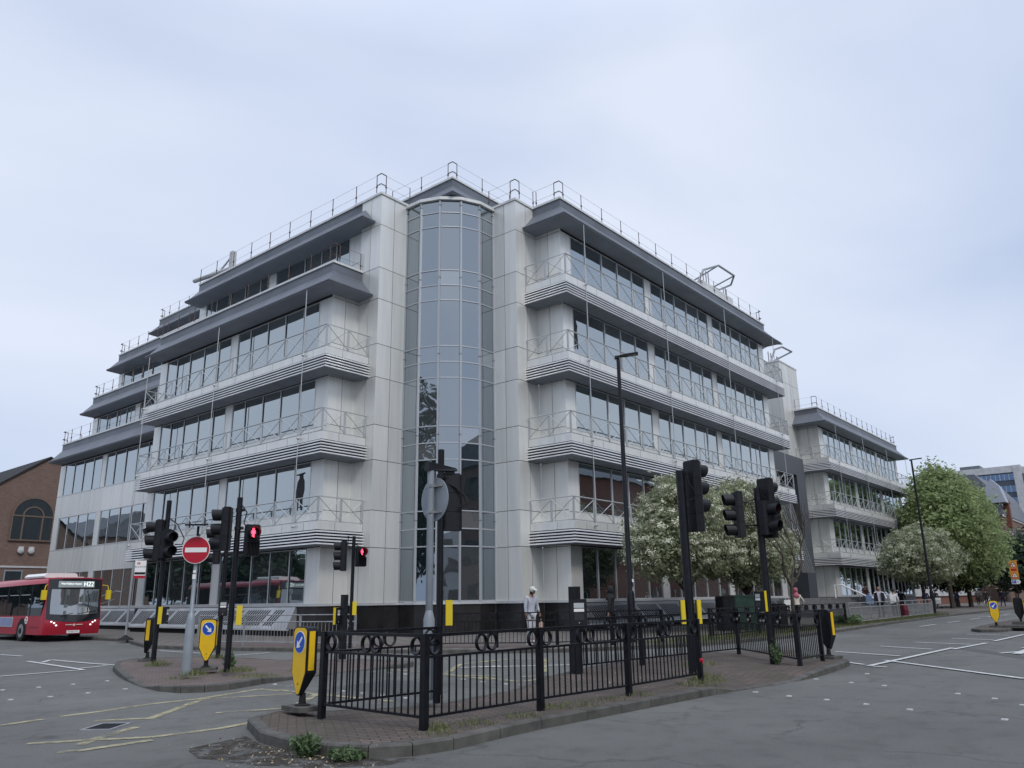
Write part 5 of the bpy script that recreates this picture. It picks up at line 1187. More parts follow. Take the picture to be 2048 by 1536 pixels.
# far thin column in front of the mansard house
# bus stop flag
t = thing('bus_stop', 'thin steel bus stop pole with white and red flag near the front of the bus', 'bus stop', (15.9, 34.5, .12), turn((-.35, -.93)))
mb = MB(); mb.lathe([(.34, 0), (.32, .03), (.06, .17), (.05, .2)], n=16); mb.build('foot', [RUBB], t)
mb = MB(); mb.lathe([(.045, .18), (.045, 3.2)], n=16); mb.build('pole', [mat('steel', (.35, .37, .38), .35, .6)], t, smooth=True)
mb = MB(); mb.box((.06, -.02, 2.5), (.5, .02, 3.25)); fl = mb.build('flag', [WHITE], t)
mb = MB(); mb.box((.06, -.0235, 2.5), (.5, -.0205, 2.62), 0); mb.box((.07, -.0235, 2.66), (.49, -.0205, 2.76), 1); disc(mb, (.2, 3.13), .055, -.0205, 0, 16, .003); disc(mb, (.2, 3.13), .034, -.0238, 2, 16, .003); mb.box((.13, -.029, 3.12), (.27, -.0268, 3.14), 0); mb.build('flag_print', [RED, BLACKM, WHITE], fl)
mt_ = Matrix(((1, 0, 0, .28), (0, 0, -1, -.0225), (0, 1, 0, 2.98), (0, 0, 0, 1)))
text('BUS STOP', .10, mt_, BLACKM, fl)
# green cabinets
def cabinet(label, loc, w_, d_, h_, m, rz=0):
    t = thing('utility_cabinet', label, 'cabinet', loc, rz); mb = MB(); mb.box((-w_ / 2, -d_ / 2, 0), (w_ / 2, d_ / 2, h_ - .08)); mb.prism([(-w_ / 2 - .02, h_ - .08), (w_ / 2 + .02, h_ - .08), (w_ / 2 - .08, h_), (-w_ / 2 + .08, h_)], lambda a, b, d: (a, d, b), -d_ / 2 - .02, d_ / 2 + .02); mb.build('body', [m], t)
    mb = MB(); mb.box((-w_ / 2 + .04, -d_ / 2 - .012, .1), (-.01, -d_ / 2, h_ - .12)); mb.box((.01, -d_ / 2 - .012, .1), (w_ / 2 - .04, -d_ / 2, h_ - .12)); mb.box((.03, -d_ / 2 - .03, h_ * .5), (.06, -d_ / 2 - .012, h_ * .6)); mb.build('door', [m], t)
GRN = mat('cabinet_green', (.02, .045, .035), .5, var=.3, scale=3)
cabinet('dark green utility cabinet with a ridged top between the two blossomed trees', (33.6, 15.0, .12), 1.3, .55, 1.45, GRN, R(-30))
cabinet('black parcel shaped cabinet touching the left side of the green cabinet', (32.6, 15.4, .12), .6, .55, 1.42, BLACKM, R(-30))
cabinet('small dark cabinet low behind the railing, right of the green cabinet', (36.2, 14.6, .12), .7, .5, 1.05, BLACKM, R(-30))
# warning and parking signs on the leaning post, far right
t = thing('road_sign', 'orange board with two warning triangles above a white parking arrow plate, far right', 'sign', (110, 15.37, .12), turn((-1, -.15)))
mb = MB(); mb.tube([(0, .05, 0), (0, .05, 6.4)], .06, 8); mb.build('post', [BLACK], t)
mb = MB(); mb.box((-.42, -.03, 2.95), (.42, .0, 5.05)); bd = mb.build('board', [mat('sign_orange', (.62, .27, .03), .5)], t)
mb = MB()
for zc in (4.5, 3.30):
    for k_, s_, y in ((0, .38, -.032), (1, .27, -.04)): mb.prism([(-s_, zc - s_ * .62), (s_, zc - s_ * .62), (0, zc + s_ * 1.1)], lambda a, b, d: (a, d, b), y, y - .006, k_)
mb.box((-.04, -.05, 3.2), (.04, -.047, 3.38), 2); mb.prism([(-.11, 4.38), (-.05, 4.38), (-.05, 4.52), (.08, 4.52), (.08, 4.59), (-.11, 4.59)], lambda a, b, d: (a, d, b), -.05, -.053, 2)
mb.box((-.3, -.036, 3.85), (.3, -.031, 4.1), 0)
mb.build('warning_triangle', [RED, WHITE, BLACKM], bd)
mb = MB(); mb.prism([(-.42, 2.35), (.36, 2.35), (.5, 2.6), (.36, 2.85), (-.42, 2.85)], lambda a, b, d: (a, d, b), -.03, 0, 0); mb.box((-.36, -.036, 2.42), (.04, -.031, 2.78), 1); pl = mb.build('parking_plate', [WHITE, BLUE], t)
text('P', .34, Matrix(((1, 0, 0, -.17), (0, 0, -1, -.0375), (0, 1, 0, 2.6), (0, 0, 0, 1))), WHITE, pl)
text('>', .36, Matrix(((1, 0, 0, .22), (0, 0, -1, -.0325), (0, 1, 0, 2.58), (0, 0, 0, 1))), BLUE, pl)
# camera on the office wall, handrail of the side entrance
t = thing('security_camera', 'small white security camera on the far left corner of the office building', 'camera', (23.1, 63.6, 3.3), world=True)
mb = MB(); mb.box((22.75, 63.3, 3.35), (22.95, 63.75, 3.55)); mb.tube([(23.2, 63.6, 3.2), (22.9, 63.6, 3.2), (22.85, 63.6, 3.4)], .04, 6); mb.build('body', [WHITE], t)
t = thing('handrail', 'thin steel handrail of a side ramp behind the bus stop pole', 'handrail', (20.8, 47, .12), world=True)
mb = MB(); mb.tube([(20.6, 55, .15), (20.6, 55, 1.1), (20.6, 46.4, 2.3), (20.6, 45.8, 2.25), (20.6, 45.8, 1.4)], .035, 8); mb.tube([(20.6, 54, .8), (20.6, 46.6, 1.85)], .02, 6); mb.build('rail', [GREY], t)

# ================================================================ BUS
bus = thing('bus', 'red single-decker bus with white roof pod and lit destination display, entering at the left', 'bus', (15.5, 39, 0))
# local: front at y=0 facing -Y, x from -1.2 (offside, image left) to 1.2; length 10.2
def sec(y, hw, zt, zb=.30, rt=.22):
    return [(-hw, zb), (hw, zb), (hw + .01, 1.1), (hw - .03, 2.2), (hw - .07, zt - rt), (hw - .22, zt - .05), (hw - .5, zt), (-hw + .5, zt), (-hw + .22, zt - .05), (-hw + .07, zt - rt), (-hw + .03, 2.2), (-hw - .01, 1.1)]
mb = MB(); ys = [(0.0, 1.08, 2.72), (.10, 1.17, 2.78), (.35, 1.22, 2.80), (9.8, 1.22, 2.80), (10.2, 1.15, 2.72)]; rg = []
for y, hw, zt in ys:
    yy = lambda z: y - (.14 * max(0, 1 - abs(z - .75) / .8) if y < .2 else 0) + (.10 * max(0, (z - 1.0) / 1.8) if y < .2 else 0)
    rg.append(mb.add([(x, yy(z), z) for x, z in sec(y, hw, zt)]))
n = 12
for i in range(len(rg) - 1):
    for j in range(n): k = (j + 1) % n; mb.face((rg[i] + j, rg[i + 1] + j, rg[i + 1] + k, rg[i] + k))
mb.face([rg[-1] + j for j in range(n)])
# front skin as bands so that it curves
cx = lambda hw: [-hw, -hw * .8, -hw * .4, 0, hw * .4, hw * .8, hw]
def fy(x, z): return -.16 * (1 - (x / 1.2) ** 2) - .14 * max(0, 1 - abs(z - .75) / .8) + .10 * max(0, (z - 1.0) / 1.8) + (.0)
def frontgrid(mb, x0, x1, z0, z1, off, m=0, nx=10, nz=5, fz0=None, fz1=None, th=None):
    b = []
    for j in range(nz + 1):
        row = []
        for i in range(nx + 1):
            s = i / nx; x = x0 + (x1 - x0) * s; a = fz0(x) if fz0 else z0; c = fz1(x) if fz1 else z1; z = a + (c - a) * j / nz; row.append((x, fy(x, z) - off, z))
        b.append(mb.add(row))
    for j in range(nz):
        for i in range(nx): mb.face((b[j] + i, b[j] + i + 1, b[j + 1] + i + 1, b[j + 1] + i), m)
frontgrid(mb, -1.19, 1.19, .30, 2.75, 0, nx=14, nz=10)
body = mb.build('body', [BUSRED], bus, smooth=True)
BGL = glassmat('bus_glass', .16, dark=(.012, .016, .02), ripple=.004)
mb = MB(); frontgrid(mb, -1.16, 1.16, 0, 2.75, .012, nx=16, nz=12, fz0=lambda x: .98 - .16 * math.cos(x * 1.3) + .0 * x, fz1=lambda x: 2.74 - .05 * (x / 1.2) ** 2); mask_ = mb.build('front_mask', [mat('gloss_black', (.012, .013, .016), .12, spec=.6)], bus, smooth=True)
WS = glassmat('windscreen', .30, tint=(.85, .88, .9), dark=(.09, .10, .105), ripple=.01, cell=1.2)
mb = MB(); frontgrid(mb, -1.02, 1.04, 0, 2.26, .024, nx=14, nz=8, fz0=lambda x: 1.20 - .06 * math.cos(x * 1.3)); ws = mb.build('windscreen', [WS], bus, smooth=True)
mb = MB(); mb.tube([(.1, fy(.1, 1.2) - .05, 1.18), (.95, fy(.95, 1.25) - .05, 1.3)], .012, 5); mb.tube([(.55, fy(.5, 1.3) - .045, 1.24), (.6, fy(.6, 2) - .04, 1.8), (.48, fy(.5, 2.2) - .04, 2.2)], .012, 5); mb.tube([(-.6, fy(-.6, 1.1) - .05, 1.08), (-.1, fy(0, 1.2) - .05, 1.22)], .012, 5); mb.build('wiper', [RUBB], bus)
mb = MB(); frontgrid(mb, -.78, .78, 2.34, 2.62, .024, nx=8, nz=2); dp = mb.build('destination_display', [mat('display_glass', (.33, .37, .38), .3)], bus, smooth=True)
LED = mat('display_letters', (.8, .85, .85), .4, emit=(.9, 1, .95), es=.6)
text('H22', .30, Matrix(((1, 0, 0, .50), (0, 0, -1, fy(.3, 2.48) - .040), (0, 1, 0, 2.48), (0, 0, 0, 1))), LED, dp, sx=.85)
text('West Middlesex Hospital', .125, Matrix(((1, 0, 0, -.26), (0, 0, -1, fy(0, 2.48) - .030), (0, 1, 0, 2.50), (0, 0, 0, 1))), LED, dp, sx=.68)
for sx in (-1, 1):
    mb = MB()
    for q, (dx, dz) in enumerate(((.93, .86), (.82, .80), (.73, .70))): x = sx * dx; mb.sphere((x, fy(x, dz) - .0, dz), .045, 8, sc=(1, .6, .8))
    mb.build('headlight', [mat('headlight_glass', (.85, .86, .88), .15, emit=(1, 1, 1), es=.7 if sx else 0)], bus)
mb = MB(); mb.box((-.27, fy(0, .4) - .03, .35), (.27, fy(0, .4) - .005, .47)); pl = mb.build('number_plate', [WHITE], bus)
text('YX68 UVS', .10, Matrix(((1, 0, 0, 0), (0, 0, -1, fy(0, .4) - .032), (0, 1, 0, .41), (0, 0, 0, 1))), BLACKM, pl)
GOLD = mat('pale_lettering', (.62, .50, .45), .5)
text('BUS SERVICE', .085, Matrix(((1, 0, 0, 0), (0, 0, -1, fy(0, .72) - .014), (0, 1, 0, .74), (0, 0, 0, 1))), GOLD, body) if False else None
mb = MB(); mb.sphere((0, fy(0, .70) - .0, .70), .055, 10, sc=(1, .3, 1)); mb.box((-.36, fy(.3, .72) - .02, .70), (-.08, fy(.3, .72) + .02, .735)); mb.box((.08, fy(.3, .72) - .02, .70), (.36, fy(.3, .72) + .02, .735)); mb.build('badge', [GOLD], body)
# sides
for sx in (-1, 1):
    X_ = 1.235 * sx
    mb = MB(); P = [(.30, 1.12), (10.0, 1.12), (10.0, 2.42), (.18, 2.52), (.14, 1.9)]; mb.prism(P, lambda a, b, d: (d, a, b), X_ - .012 * sx - .03 * sx, X_, 0)
    sg = mb.build('side_glazing', [BGL], bus)
    for y in (1.55, 3.0, 4.5, 6.0, 7.5, 9.0): mb = MB(); mb.box((min(X_, X_ + .006 * sx), y, 1.12), (max(X_, X_ + .006 * sx), y + .09, 2.42)); mb.build('window_bar', [BLACKM], sg)
    for y in (1.8, 3.2, 4.7, 6.2): mb = MB(); mb.box((min(X_, X_ + .008 * sx), y, 2.03), (max(X_, X_ + .008 * sx), y + 1.1, 2.06)); mb.build('vent_bar', [ALU], sg)
    for y in (2.35, 7.6):
        mb = MB(); 
        wh = MB(); c = (X_ - .02 * sx, y, .46)
        m_ = MB(); m_.prism([(y + .56 * math.cos(a), .46 + .56 * math.sin(a)) for a in [math.pi * i / 12 for i in range(13)]] + [(y - .56, .28), (y + .56, .28)], lambda a, b, d: (d, a, b), X_ - .3 * sx, X_ + .002 * sx); m_.build('wheel_arch', [RUBB], bus)
        def cyl(mbx, r0, xa, xb, mm=0): mbx.prism([(y + r0 * math.cos(2 * math.pi * i / 28), .46 + r0 * math.sin(2 * math.pi * i / 28)) for i in range(28)], lambda a, b, d: (d, a, b), xa, xb, mm)
        w_ = MB(); cyl(w_, .46, X_ - .26 * sx, X_ + .012 * sx); wo = w_.build('wheel', [RUBB], bus)
        r_ = MB(); cyl(r_, .29, X_ + .0121 * sx, X_ + .02 * sx); cyl(r_, .12, X_ + .0201 * sx, X_ + .06 * sx, 1); r_.build('rim', [GREY, RUBB], wo)
    mb = MB(); q = lambda a, b: mb.box((min(X_, X_ + .004 * sx), a[0], a[1]), (max(X_, X_ + .004 * sx), b[0], b[1]))
    mb.box((min(X_, X_ + .006 * sx), .4, .62), (max(X_, X_ + .006 * sx), 1.6, .635)); mb.build('body_seam', [RUBB], body)
    mb = MB(); mb.box((min(X_, X_ + .01 * sx), 3.5, .62), (max(X_, X_ + .01 * sx), 7.0, 1.06), 0); mb.box((min(X_, X_ + .014 * sx), 3.55, .66), (max(X_, X_ + .014 * sx), 5.2, 1.02), 1); mb.build('advert_panel', [ALU, mat('advert_lilac', (.33, .30, .55), .4, var=.5, scale=2, col2=(.12, .25, .28))], bus)
    mb = MB(); arm = sx * 1.22; mb.tube([(arm * .98, .1, 2.45), (arm * 1.1, -.15, 2.42), (arm * 1.14, -.18, 2.2)], .02, 6); mb.box((arm * 1.14 - .10, -.24, 1.80), (arm * 1.14 + .10, -.12, 2.22)); mb.build('wing_mirror', [YEL2], bus)
mb = MB(); disc(mb, (0, 0), .17, 0, 0, 20, .006); disc(mb, (0, 0), .10, -.006, 1, 20, .004); mb.box((-.2, -.014, -.03), (.2, -.0105, .03), 0); 
for i, v in enumerate(mb.v): mb.v[i] = (-1.24 + v[1], 2.4 + v[0], 1.0 - .0 + v[2] + .0) if False else (-1.24 + v[1], 1.85 + v[0], .93 + v[2])
mb.build('round_emblem', [WHITE, RED], body)
mb = MB(); mb.prism([(-.95, 2.80), (-.98, 2.88), (-.85, 3.0), (.35, 3.02), (.45, 2.98), (.5, 2.80)], lambda a, b, d: (a, d, b), 1.2, 3.6); mb.box((.45, 1.3, 2.78), (.8, 3.4, 2.86)); mb.build('roof_pod', [WHITE], bus)
bus.location = (15.52, 39.1, 0)
# ================================================================ PEOPLE
def skin(verts, edges, radii, root=0, sub=2):
    me = bpy.data.meshes.new('figure'); me.from_pydata(verts, edges, []); o = bpy.data.objects.new('figure', me); COL.objects.link(o)
    md = o.modifiers.new('s', 'SKIN'); md.use_smooth_shade = True; sv = me.skin_vertices[0].data
    for i, r in enumerate(radii): sv[i].radius = r if isinstance(r, tuple) else (r, r)
    for i in range(len(verts)): sv[i].use_root = (i == root)
    s2 = o.modifiers.new('d', 'SUBSURF'); s2.levels = sub; s2.render_levels = sub
    dg = bpy.context.evaluated_depsgraph_get(); dg.update(); m2 = bpy.data.meshes.new_from_object(o.evaluated_get(dg)); bpy.data.objects.remove(o)
    return m2
_pm = {}
def cloth(c, r=.85):
    k = tuple(round(x, 3) for x in c)
    if k not in _pm: _pm[k] = mat('cloth', c, r, var=.18, scale=6, bump=.3, bscale=14)
    return _pm[k]
SKINM = mat('skin', (.30, .17, .12), .55); SKIND = mat('skin_deep', (.12, .07, .05), .55)
def person(label, loc, rz, h=1.72, top=(.5, .5, .55), bot=(.05, .05, .07), hair=(.02, .016, .014), shoe=(.6, .6, .6), stride=.25, armL=None, armR=None, sk=None, cap=None, scarf=None, coat=0.0, sit=False, headdown=0.0, lean=0.0, group=None, fem=False):
    """front is local -Y; arm = (swing forward, out, bend)"""
    sk = sk or SKINM; p = thing('person', label, 'person', loc, rz, group); S = h / 1.75; v = lambda x, y, z: (x * S, y * S, z * S)
    sw = .19 if not fem else .17
    hip = 0.93 if not sit else .50
    dy = lambda z: -lean * (z - hip)
    f = stride
    if not sit: legs = [[(-.09, 0, hip - .03), (-.10, -f * .45 - .02, .50), (-.10, -f * .75 + (.10 if f else 0), .09)], [(.09, 0, hip - .03), (.10, f * .25 - .04, .50), (.10, f * .95, .12)]]
    else: legs = [[(-.10, 0, hip), (-.16, -.45, hip + .03), (-.16, -.50, .09)], [(.10, 0, hip), (.16, -.42, hip + .03), (.17, -.38, .09)]]
    sz = hip + .51; nz_ = hip + .60; hz = hip + .70
    def arm(sg, a):
        fw, out_, bend = a or (0.0, .02, .03)
        s0 = (sg * sw, dy(sz), sz - .02); e_ = (sg * (sw + .05 + out_), dy(sz) - fw * .5, sz - .29); w_ = (sg * (sw + .05 + out_ * .8), dy(sz) - fw - bend, sz - .52 + bend * .9 + abs(fw) * .2)
        return s0, e_, w_
    aL, aR = arm(-1, armL), arm(1, armR)
    # body: one continuous skin (head, neck, arms with fingers, legs)
    V_ = [(0, 0, hip), (0, dy(hip + .25), hip + .25), (0, dy(sz), sz - .04), (0, dy(nz_), nz_)]; Rr = [(.13, .10), (.12, .09), (.13, .085), (.055, .055)]; E_ = [(0, 1), (1, 2), (2, 3)]
    hd = Vector((0, dy(hz) - .02 - headdown * .08, hz - headdown * .03))
    def add(pt, r, par): V_.append(tuple(pt)); Rr.append(r if isinstance(r, tuple) else (r, r)); E_.append((par, len(V_) - 1)); return len(V_) - 1
    k = add((hd.x, hd.y, hd.z - .02), (.075, .085), 3); k = add((hd.x, hd.y - .0, hd.z + .06), (.082, .098), k); add((hd.x, hd.y + .01, hd.z + .125), (.055, .065), k)
    for A_ in (aL, aR):
        a = add(A_[0], .05, 2); b = add(A_[1], .036, a); c = add(A_[2], .025, b)
        d = Vector(A_[2]) - Vector(A_[1]); d.normalize(); sg = 1 if A_[0][0] > 0 else -1
        pm = add(Vector(A_[2]) + d * .06, (.030, .018), c)
        for q in range(4):
            o_ = Vector((0, (q - 1.5) * .021, 0)); r1 = add(Vector(A_[2]) + d * .105 + o_, .009, pm); add(Vector(A_[2]) + d * (.15 + .012 * (1.5 - abs(q - 1.5))) + o_ * 1.1 + Vector((-sg * .02, 0, 0)), .008, r1)
        th_ = add(Vector(A_[2]) + d * .05 + Vector((0, -.035, 0)), .010, c); add(Vector(A_[2]) + d * .09 + Vector((-sg * .008, -.05, 0)), .009, th_)
    for lg_ in legs:
        a = add(lg_[0], .085, 0); b = add(lg_[1], .055, a); c = add(lg_[2], .036, b); add((lg_[2][0], lg_[2][1] - .10, lg_[2][2] - .045), .032, c)
    me = skin([v(*x) for x in V_], E_, [(a * S, b * S) for a, b in Rr], 0, 1); me.materials.append(sk); link('body', me, p)
    # face
    mb = MB(); c = Vector(v(*hd)); mb.sphere(c + Vector((0, -.105 * S, .02 * S)), .014 * S, 6, sc=(.8, 1.3, 1.4)); [mb.sphere(c + Vector((sx * .085 * S, .005, .03 * S)), .025 * S, 6, sc=(.4, .8, 1.2)) for sx in (-1, 1)]; bo = mb.build('face', [sk], p, smooth=True)
    mb = MB(); [mb.sphere(c + Vector((sx * .032 * S, -.096 * S, .048 * S)), .009 * S, 6) for sx in (-1, 1)]; mb.box(c + Vector((-.022 * S, -.1 * S, -.024 * S)), c + Vector((.022 * S, -.09 * S, -.018 * S))); mb.build('features', [mat('dark_feature', (.05, .02, .02), .5)], bo)
    # top
    T_ = [(0, 0, hip - .04 - coat * .5), (0, 0, hip + .04), (0, dy(hip + .25), hip + .25), (0, dy(sz), sz - .03), (0, dy(nz_), nz_ - .045)]
    TR_ = [(.165 + coat * .06, .125 + coat * .05), (.16, .12), (.155 if not fem else .14, .115), (.165, .105), (.07, .068)]; TE = [(i, i + 1) for i in range(4)]
    for A_ in (aL, aR):
        i0 = len(T_); T_ += [A_[0], A_[1], tuple(Vector(A_[1]).lerp(Vector(A_[2]), .95))]; TR_ += [(.072, .07), (.054, .052), (.042, .04)]; TE += [(3, i0), (i0, i0 + 1), (i0 + 1, i0 + 2)]
    me = skin([v(*x) for x in T_], TE, [(a * S, b * S) for a, b in TR_], 0, 2); me.materials.append(cloth(top)); link('jacket' if coat else 'top', me, p)
    B_ = [(0, 0, hip + .03)]; BR = [(.145, .115)]; BE = []
    for lg_ in legs:
        i0 = len(B_); B_ += [lg_[0], lg_[1], tuple(Vector(lg_[2]) + Vector((0, 0, .02)))]; BR += [(.098, .10), (.073, .075), (.055, .058)]; BE += [(0, i0), (i0, i0 + 1), (i0 + 1, i0 + 2)]
    me = skin([v(*x) for x in B_], BE, [(a * S, b * S) for a, b in BR], 0, 2); me.materials.append(cloth(bot)); link('trousers', me, p)
    for lg_ in legs:
        mb = MB(); q = Vector(v(*lg_[2])); mb.X = Matrix.Translation((q.x, q.y, 0 if lg_[2][2] < .115 else q.z - .09)); mb.prism([(-.04, .07), (-.05, -.02), (-.048, -.14), (-.02, -.19), (.02, -.19), (.048, -.14), (.05, -.02), (.04, .07)], lambda a, b, d: (a, b, d * (1 if b > -.05 else .6)), 0, .10); mb.build('shoe', [cloth(shoe, .6)], p)
    if hair is not None or cap is not None:
        mb = MB(); c2 = c + Vector((0, .022 * S, .065 * S)); mb.sphere(c2, .112 * S, 12, sc=(.93, 1.05, .95)); o = mb.build('hair' if cap is None else 'cap', [cloth(cap if cap else hair)], p, smooth=True)
        if cap: mb = MB(); mb.sphere(c + Vector((0, .035 * S, .0)), .095 * S, 10, sc=(.95, .9, .9)); mb.build('hair', [cloth((.02, .016, .014))], p, smooth=True)
        if cap: mb = MB(); mb.X = Matrix.Translation(c + Vector((0, -.09 * S, .07 * S))) @ Matrix.Rotation(R(15) * (1 + headdown), 4, 'X'); mb.prism([(-.075, .03), (-.07, -.05), (-.03, -.085), (.03, -.085), (.07, -.05), (.075, .03)], lambda a, b, d: (a, b, d), 0, .01); mb.build('cap_peak', [cloth(cap)], o)
    if scarf:
        mb = MB(); mb.sphere(c + Vector((0, .03 * S, .05 * S)), .128 * S, 12, sc=(.95, .95, 1.1)); mb.lathe([(.07 * S, -.02), (.11 * S, -.10), (.17 * S, -.19), (.15 * S, -.27), (.05, -.3)], c=tuple(c + Vector((0, .01, 0))), n=14); mb.build('headscarf', [cloth(scarf)], p, smooth=True)
    return p, S, aL, aR
def bag(name, label, loc, rz, w_, h_, d_, col, handle=True):
    t = thing(name, label, 'bag', loc, rz); mb = MB(); mb.prism([(-w_ / 2 * .9, 0), (w_ / 2 * .9, 0), (w_ / 2, h_ * .45), (w_ / 2 * .85, h_), (-w_ / 2 * .8, h_ * .97), (-w_ / 2, h_ * .5)], lambda a, b, d: (a, d, b), -d_ / 2, d_ / 2); mb.build('bag_body', [cloth(col, .5)], t)
    if handle: mb = MB(); mb.tube([(-w_ * .2, 0, h_ * .95), (-w_ * .12, 0, h_ + .1), (w_ * .12, 0, h_ + .1), (w_ * .2, 0, h_ * .95)], .008, 5); mb.build('handle', [cloth(col, .5)], t)
R2D = (.643, -.766)
person('man in pale sweatshirt and white cap looking down by the far crossing', (20.6, 16.5, .12), turn((-.25, .95)) + R(155), 1.78, top=(.40, .42, .48), bot=(.42, .43, .46), shoe=(.5, .5, .5), cap=(.50, .50, .46), stride=.10, armL=(.0, .0, .02), armR=(.04, .01, .06), headdown=1.0, lean=.05)
bag('carrier_bag', 'pale patterned carrier bag held by the man in the white cap', (20.75, 16.2, .50), R(30), .26, .30, .10, (.42, .30, .25))
person('person dressed all in black standing beside the tall near lamp post', (22.6, 14.7, .12), turn((-.3, .9)), 1.72, top=(.012, .012, .014), bot=(.012, .012, .014), shoe=(.02, .02, .02), stride=.1, scarf=(.012, .012, .014), hair=None, coat=.6, fem=True)
person('woman in cream jacket and dusty pink headscarf walking left with a white bag', (37.4, 14.1, .12), turn((-.75, -.6)), 1.70, top=(.62, .57, .50), bot=(.04, .04, .045), shoe=(.5, .5, .5), scarf=(.42, .13, .17), hair=None, stride=.35, armL=(.0, .04, .05), armR=(-.25, .16, .02), coat=.35, fem=True)
bag('carrier_bag', 'white carrier bag held low by the woman in the pink headscarf', (36.9, 14.35, .85), R(-40), .42, .48, .12, (.7, .7, .7))
person('seated person in dark patterned top with hands together on the entrance wall', (66.5, 19.6, 1.0), turn((-.8, -.6)), 1.7, top=(.10, .05, .05), bot=(.18, .17, .18), shoe=(.4, .4, .4), sit=True, stride=0, armL=(.18, .0, .14), armR=(.18, .0, .14), lean=.25, fem=True)
person('bald man in open black jacket and white shirt carrying bags over both arms', (49.3, 13.75, .12), turn((-.95, -.25)), 1.82, top=(.60, .57, .66), bot=(.02, .02, .024), shoe=(.02, .02, .02), hair=None, stride=.2, armL=(.1, .1, .2), armR=(.1, .1, .2))
jk = thing('jacket', 'open black jacket worn by the bald man with bags', 'jacket', (49.3, 13.75, .12), turn((-.95, -.25)))
mb = MB()
for s_ in (-1, 1): mb.prism([(s_ * .07, .95), (s_ * .24, .92), (s_ * .28, 1.25), (s_ * .27, 1.46), (s_ * .10, 1.53)], lambda a, b, d: (a, d + (abs(a) - .1) * .3, b), -.17, -.10)
mb.prism([(-.25, .92), (.25, .92), (.27, 1.46), (.1, 1.55), (-.1, 1.55), (-.27, 1.46)], lambda a, b, d: (a, d, b), .12, .16); mb.build('cloth', [cloth((.015, .015, .018))], jk)
bag('shopping_bag', 'white and blue shopping bags hanging at the left arm of the bald man', (49.25, 14.25, .98), R(70), .42, .5, .2, (.30, .42, .62))
bag('shopping_bag', 'bulky white sack on the shoulder beside the bald man', (50.1, 13.45, 1.0), R(60), .42, .48, .25, (.55, .55, .55), False)
person('woman in pale jacket walking behind the bald man and carrying a dark red bag', (51.6, 13.6, .12), turn((.9, .3)), 1.68, top=(.60, .60, .60), bot=(.03, .03, .04), stride=.25, hair=(.02, .015, .012), fem=True)
bag('shopping_bag', 'large dark red checked bag carried low behind the guard rail', (51.3, 13.1, .3), R(60), .55, .6, .3, (.10, .012, .022))
for lb, lc, fc, tp, bt_, st in (('person in a dark coat walking away between the bald man and the far lamp post', (70.6, 18.0), (.95, .3), (.014, .016, .022), (.02, .02, .03), .3),
    ('person in navy jacket standing just left of the far lamp post', (81.0, 18.6), (.95, .2), (.012, .02, .07), (.02, .02, .03), .1),
    ('person in dark clothes pushing a pale buggy right of the far lamp post', (86.5, 19.0), (-.95, -.2), (.02, .02, .03), (.02, .02, .03), .3),
    ('person in dark blue top walking under the trees, left of the plane tree trunk', (91.0, 18.1), (.9, .2), (.015, .025, .06), (.02, .02, .03), .3),
    ('person in grey coat and white cap walking away past the trees', (108, 19.2), (.95, .2), (.07, .07, .06), (.02, .02, .03), .3),
    ('person in dark jacket walking away just right of the white capped person', (106, 18.0), (.95, .1), (.03, .03, .035), (.02, .02, .03), .35),
    ('person in dark blue walking nearest the kerb at the far right', (99.5, 15.4), (.9, -.1), (.015, .02, .045), (.02, .025, .05), .45)):
    person(lb, (lc[0], lc[1], .12), turn(fc), 1.74, top=tp, bot=bt_, stride=st, cap=(.7, .7, .7) if 'white cap' in lb and 'right of' not in lb else None, coat=.3, shoe=(.05, .05, .05))
bg_ = thing('buggy', 'pale hooded baby buggy pushed along the far pavement', 'buggy', (85.6, 18.6, .12), turn((-.95, -.2)))
mb = MB(); mb.prism([(-.25, .45), (.35, .4), (.42, .75), (.1, 1.0), (-.25, .85)], lambda a, b, d: (d, a, b), -.22, .22); mb.build('hood', [cloth((.5, .5, .5))], bg_)
for x in (-.25, .25):
    for y in (-.3, .4): mb = MB(); mb.prism([(y + .13 * math.cos(i * .52), .13 + .13 * math.sin(i * .52)) for i in range(12)], lambda a, b, d: (d, a, b), x - .02, x + .02); mb.build('wheel', [RUBB], bg_)
mb = MB()
for x in (-.23, .23): mb.tube([(x, -.3, .15), (x, .3, .6), (x, .65, 1.0)], .015, 5); mb.tube([(x, .4, .15), (x, -.1, .5)], .015, 5)
mb.tube([(-.23, .65, 1.0), (.23, .65, 1.0)], .015, 5); mb.build('frame', [GREY], bg_)
bk = thing('bicycle', 'bicycle leaning against the dark tree near the walkers', 'bicycle', (110, 18.6, .12), R(60))
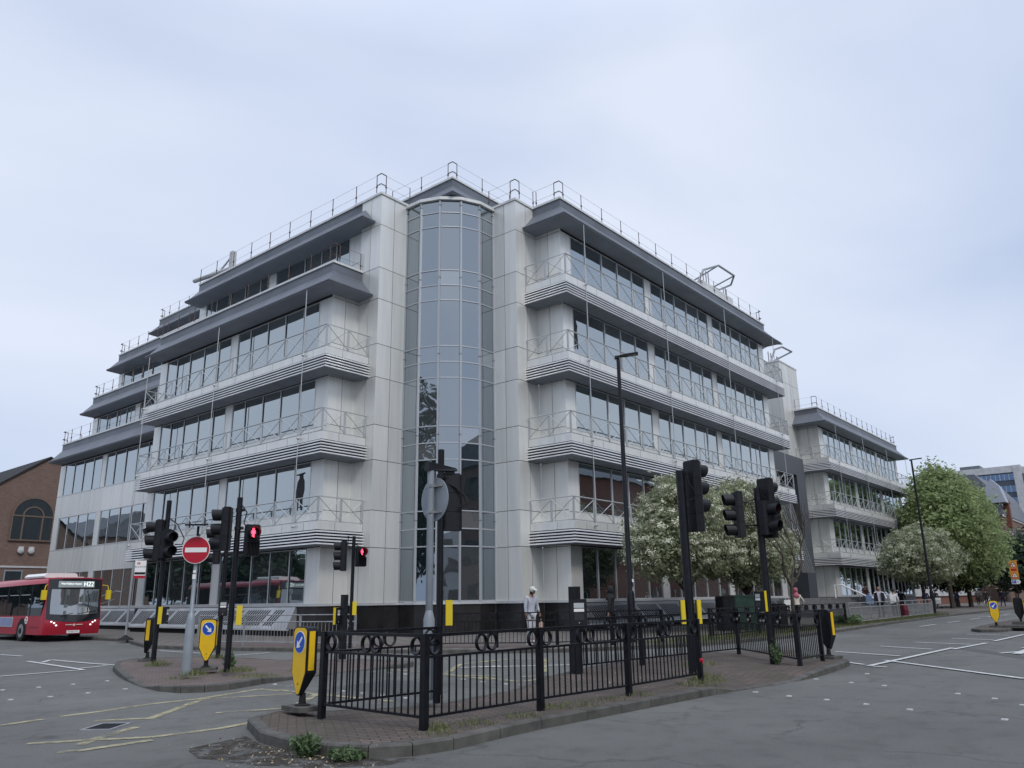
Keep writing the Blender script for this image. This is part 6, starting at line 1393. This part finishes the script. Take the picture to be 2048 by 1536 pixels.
for y in (-.52, .52):
    mb = MB(); mb.tube([(0, y + .33 * math.cos(i * math.pi / 10), .33 + .33 * math.sin(i * math.pi / 10)) for i in range(21)], .02, 5); mb.build('wheel', [RUBB], bk)
mb = MB(); [mb.tube(q, .018, 5) for q in ([(0, -.52, .33), (0, -.4, .9)], [(0, .52, .33), (0, .05, .3), (0, -.38, .75)], [(0, .05, .3), (0, .2, .85)], [(0, -.38, .8), (0, .18, .8)], [(0, .52, .33), (0, .18, .8)], [(-.25, -.38, .95), (.25, -.38, .95)])]; mb.build('frame', [ALU], bk)
mb = MB(); mb.cbox((0, .22, .9), (.06, .12, .03)); mb.build('saddle', [RUBB], bk)
# small red ribbon on the railing
t = thing('ribbon', 'small bright red ribbon tied low on the last post of the near railing', 'ribbon', (12.86, 6.58, .5), world=True)
mb = MB(); mb.sphere((12.84, 6.58, .48), .022, 6); mb.prism([(12.80, .46), (12.76, .50), (12.77, .45)], lambda a, b, d: (a, d, b), 6.57, 6.58); mb.prism([(12.86, .47), (12.90, .42), (12.86, .42)], lambda a, b, d: (a, d, b), 6.57, 6.58); mb.build('knot', [mat('ribbon_red', (.65, .01, .04), .5)], t)
# trees mirrored in the glass bay and lower windows
for i, (lb, lc, lo, h) in enumerate((('tall tree across the road, mirrored in the glass bay', (-13, 27, 0), [(0, 0, 15, 2.6, 2.6, 7.5), (0, 0, 9, 3.8, 3.8, 5)], 5), ('round street tree on the left road, mirrored in ground floor glass', (3.0, 62, 0), [(0, 0, 4, 3.5, 3.5, 1.9)], 2.0), ('broad street tree opposite the main block, mirrored in dark glass', (44, -12, 0), [(0, 0, 5, 4, 4, 3.0)], 2.6), ('street tree opposite the far wing, mirrored in its windows', (72, -11, 0), [(0, 0, 5.5, 4, 4, 3.2)], 2.6), ('leafy street tree near the left terrace, mirrored beside the bus', (2.0, 80, 0), [(0, 0, 4.4, 3.5, 3.5, 2.0)], 2.0))):
    tree('street_tree', lb, lc, lo, limbset(h, .2, 2, 4, h + 2, 30 + i), 700, 12, .42, .5, LEAFC, trunk_r=.2)
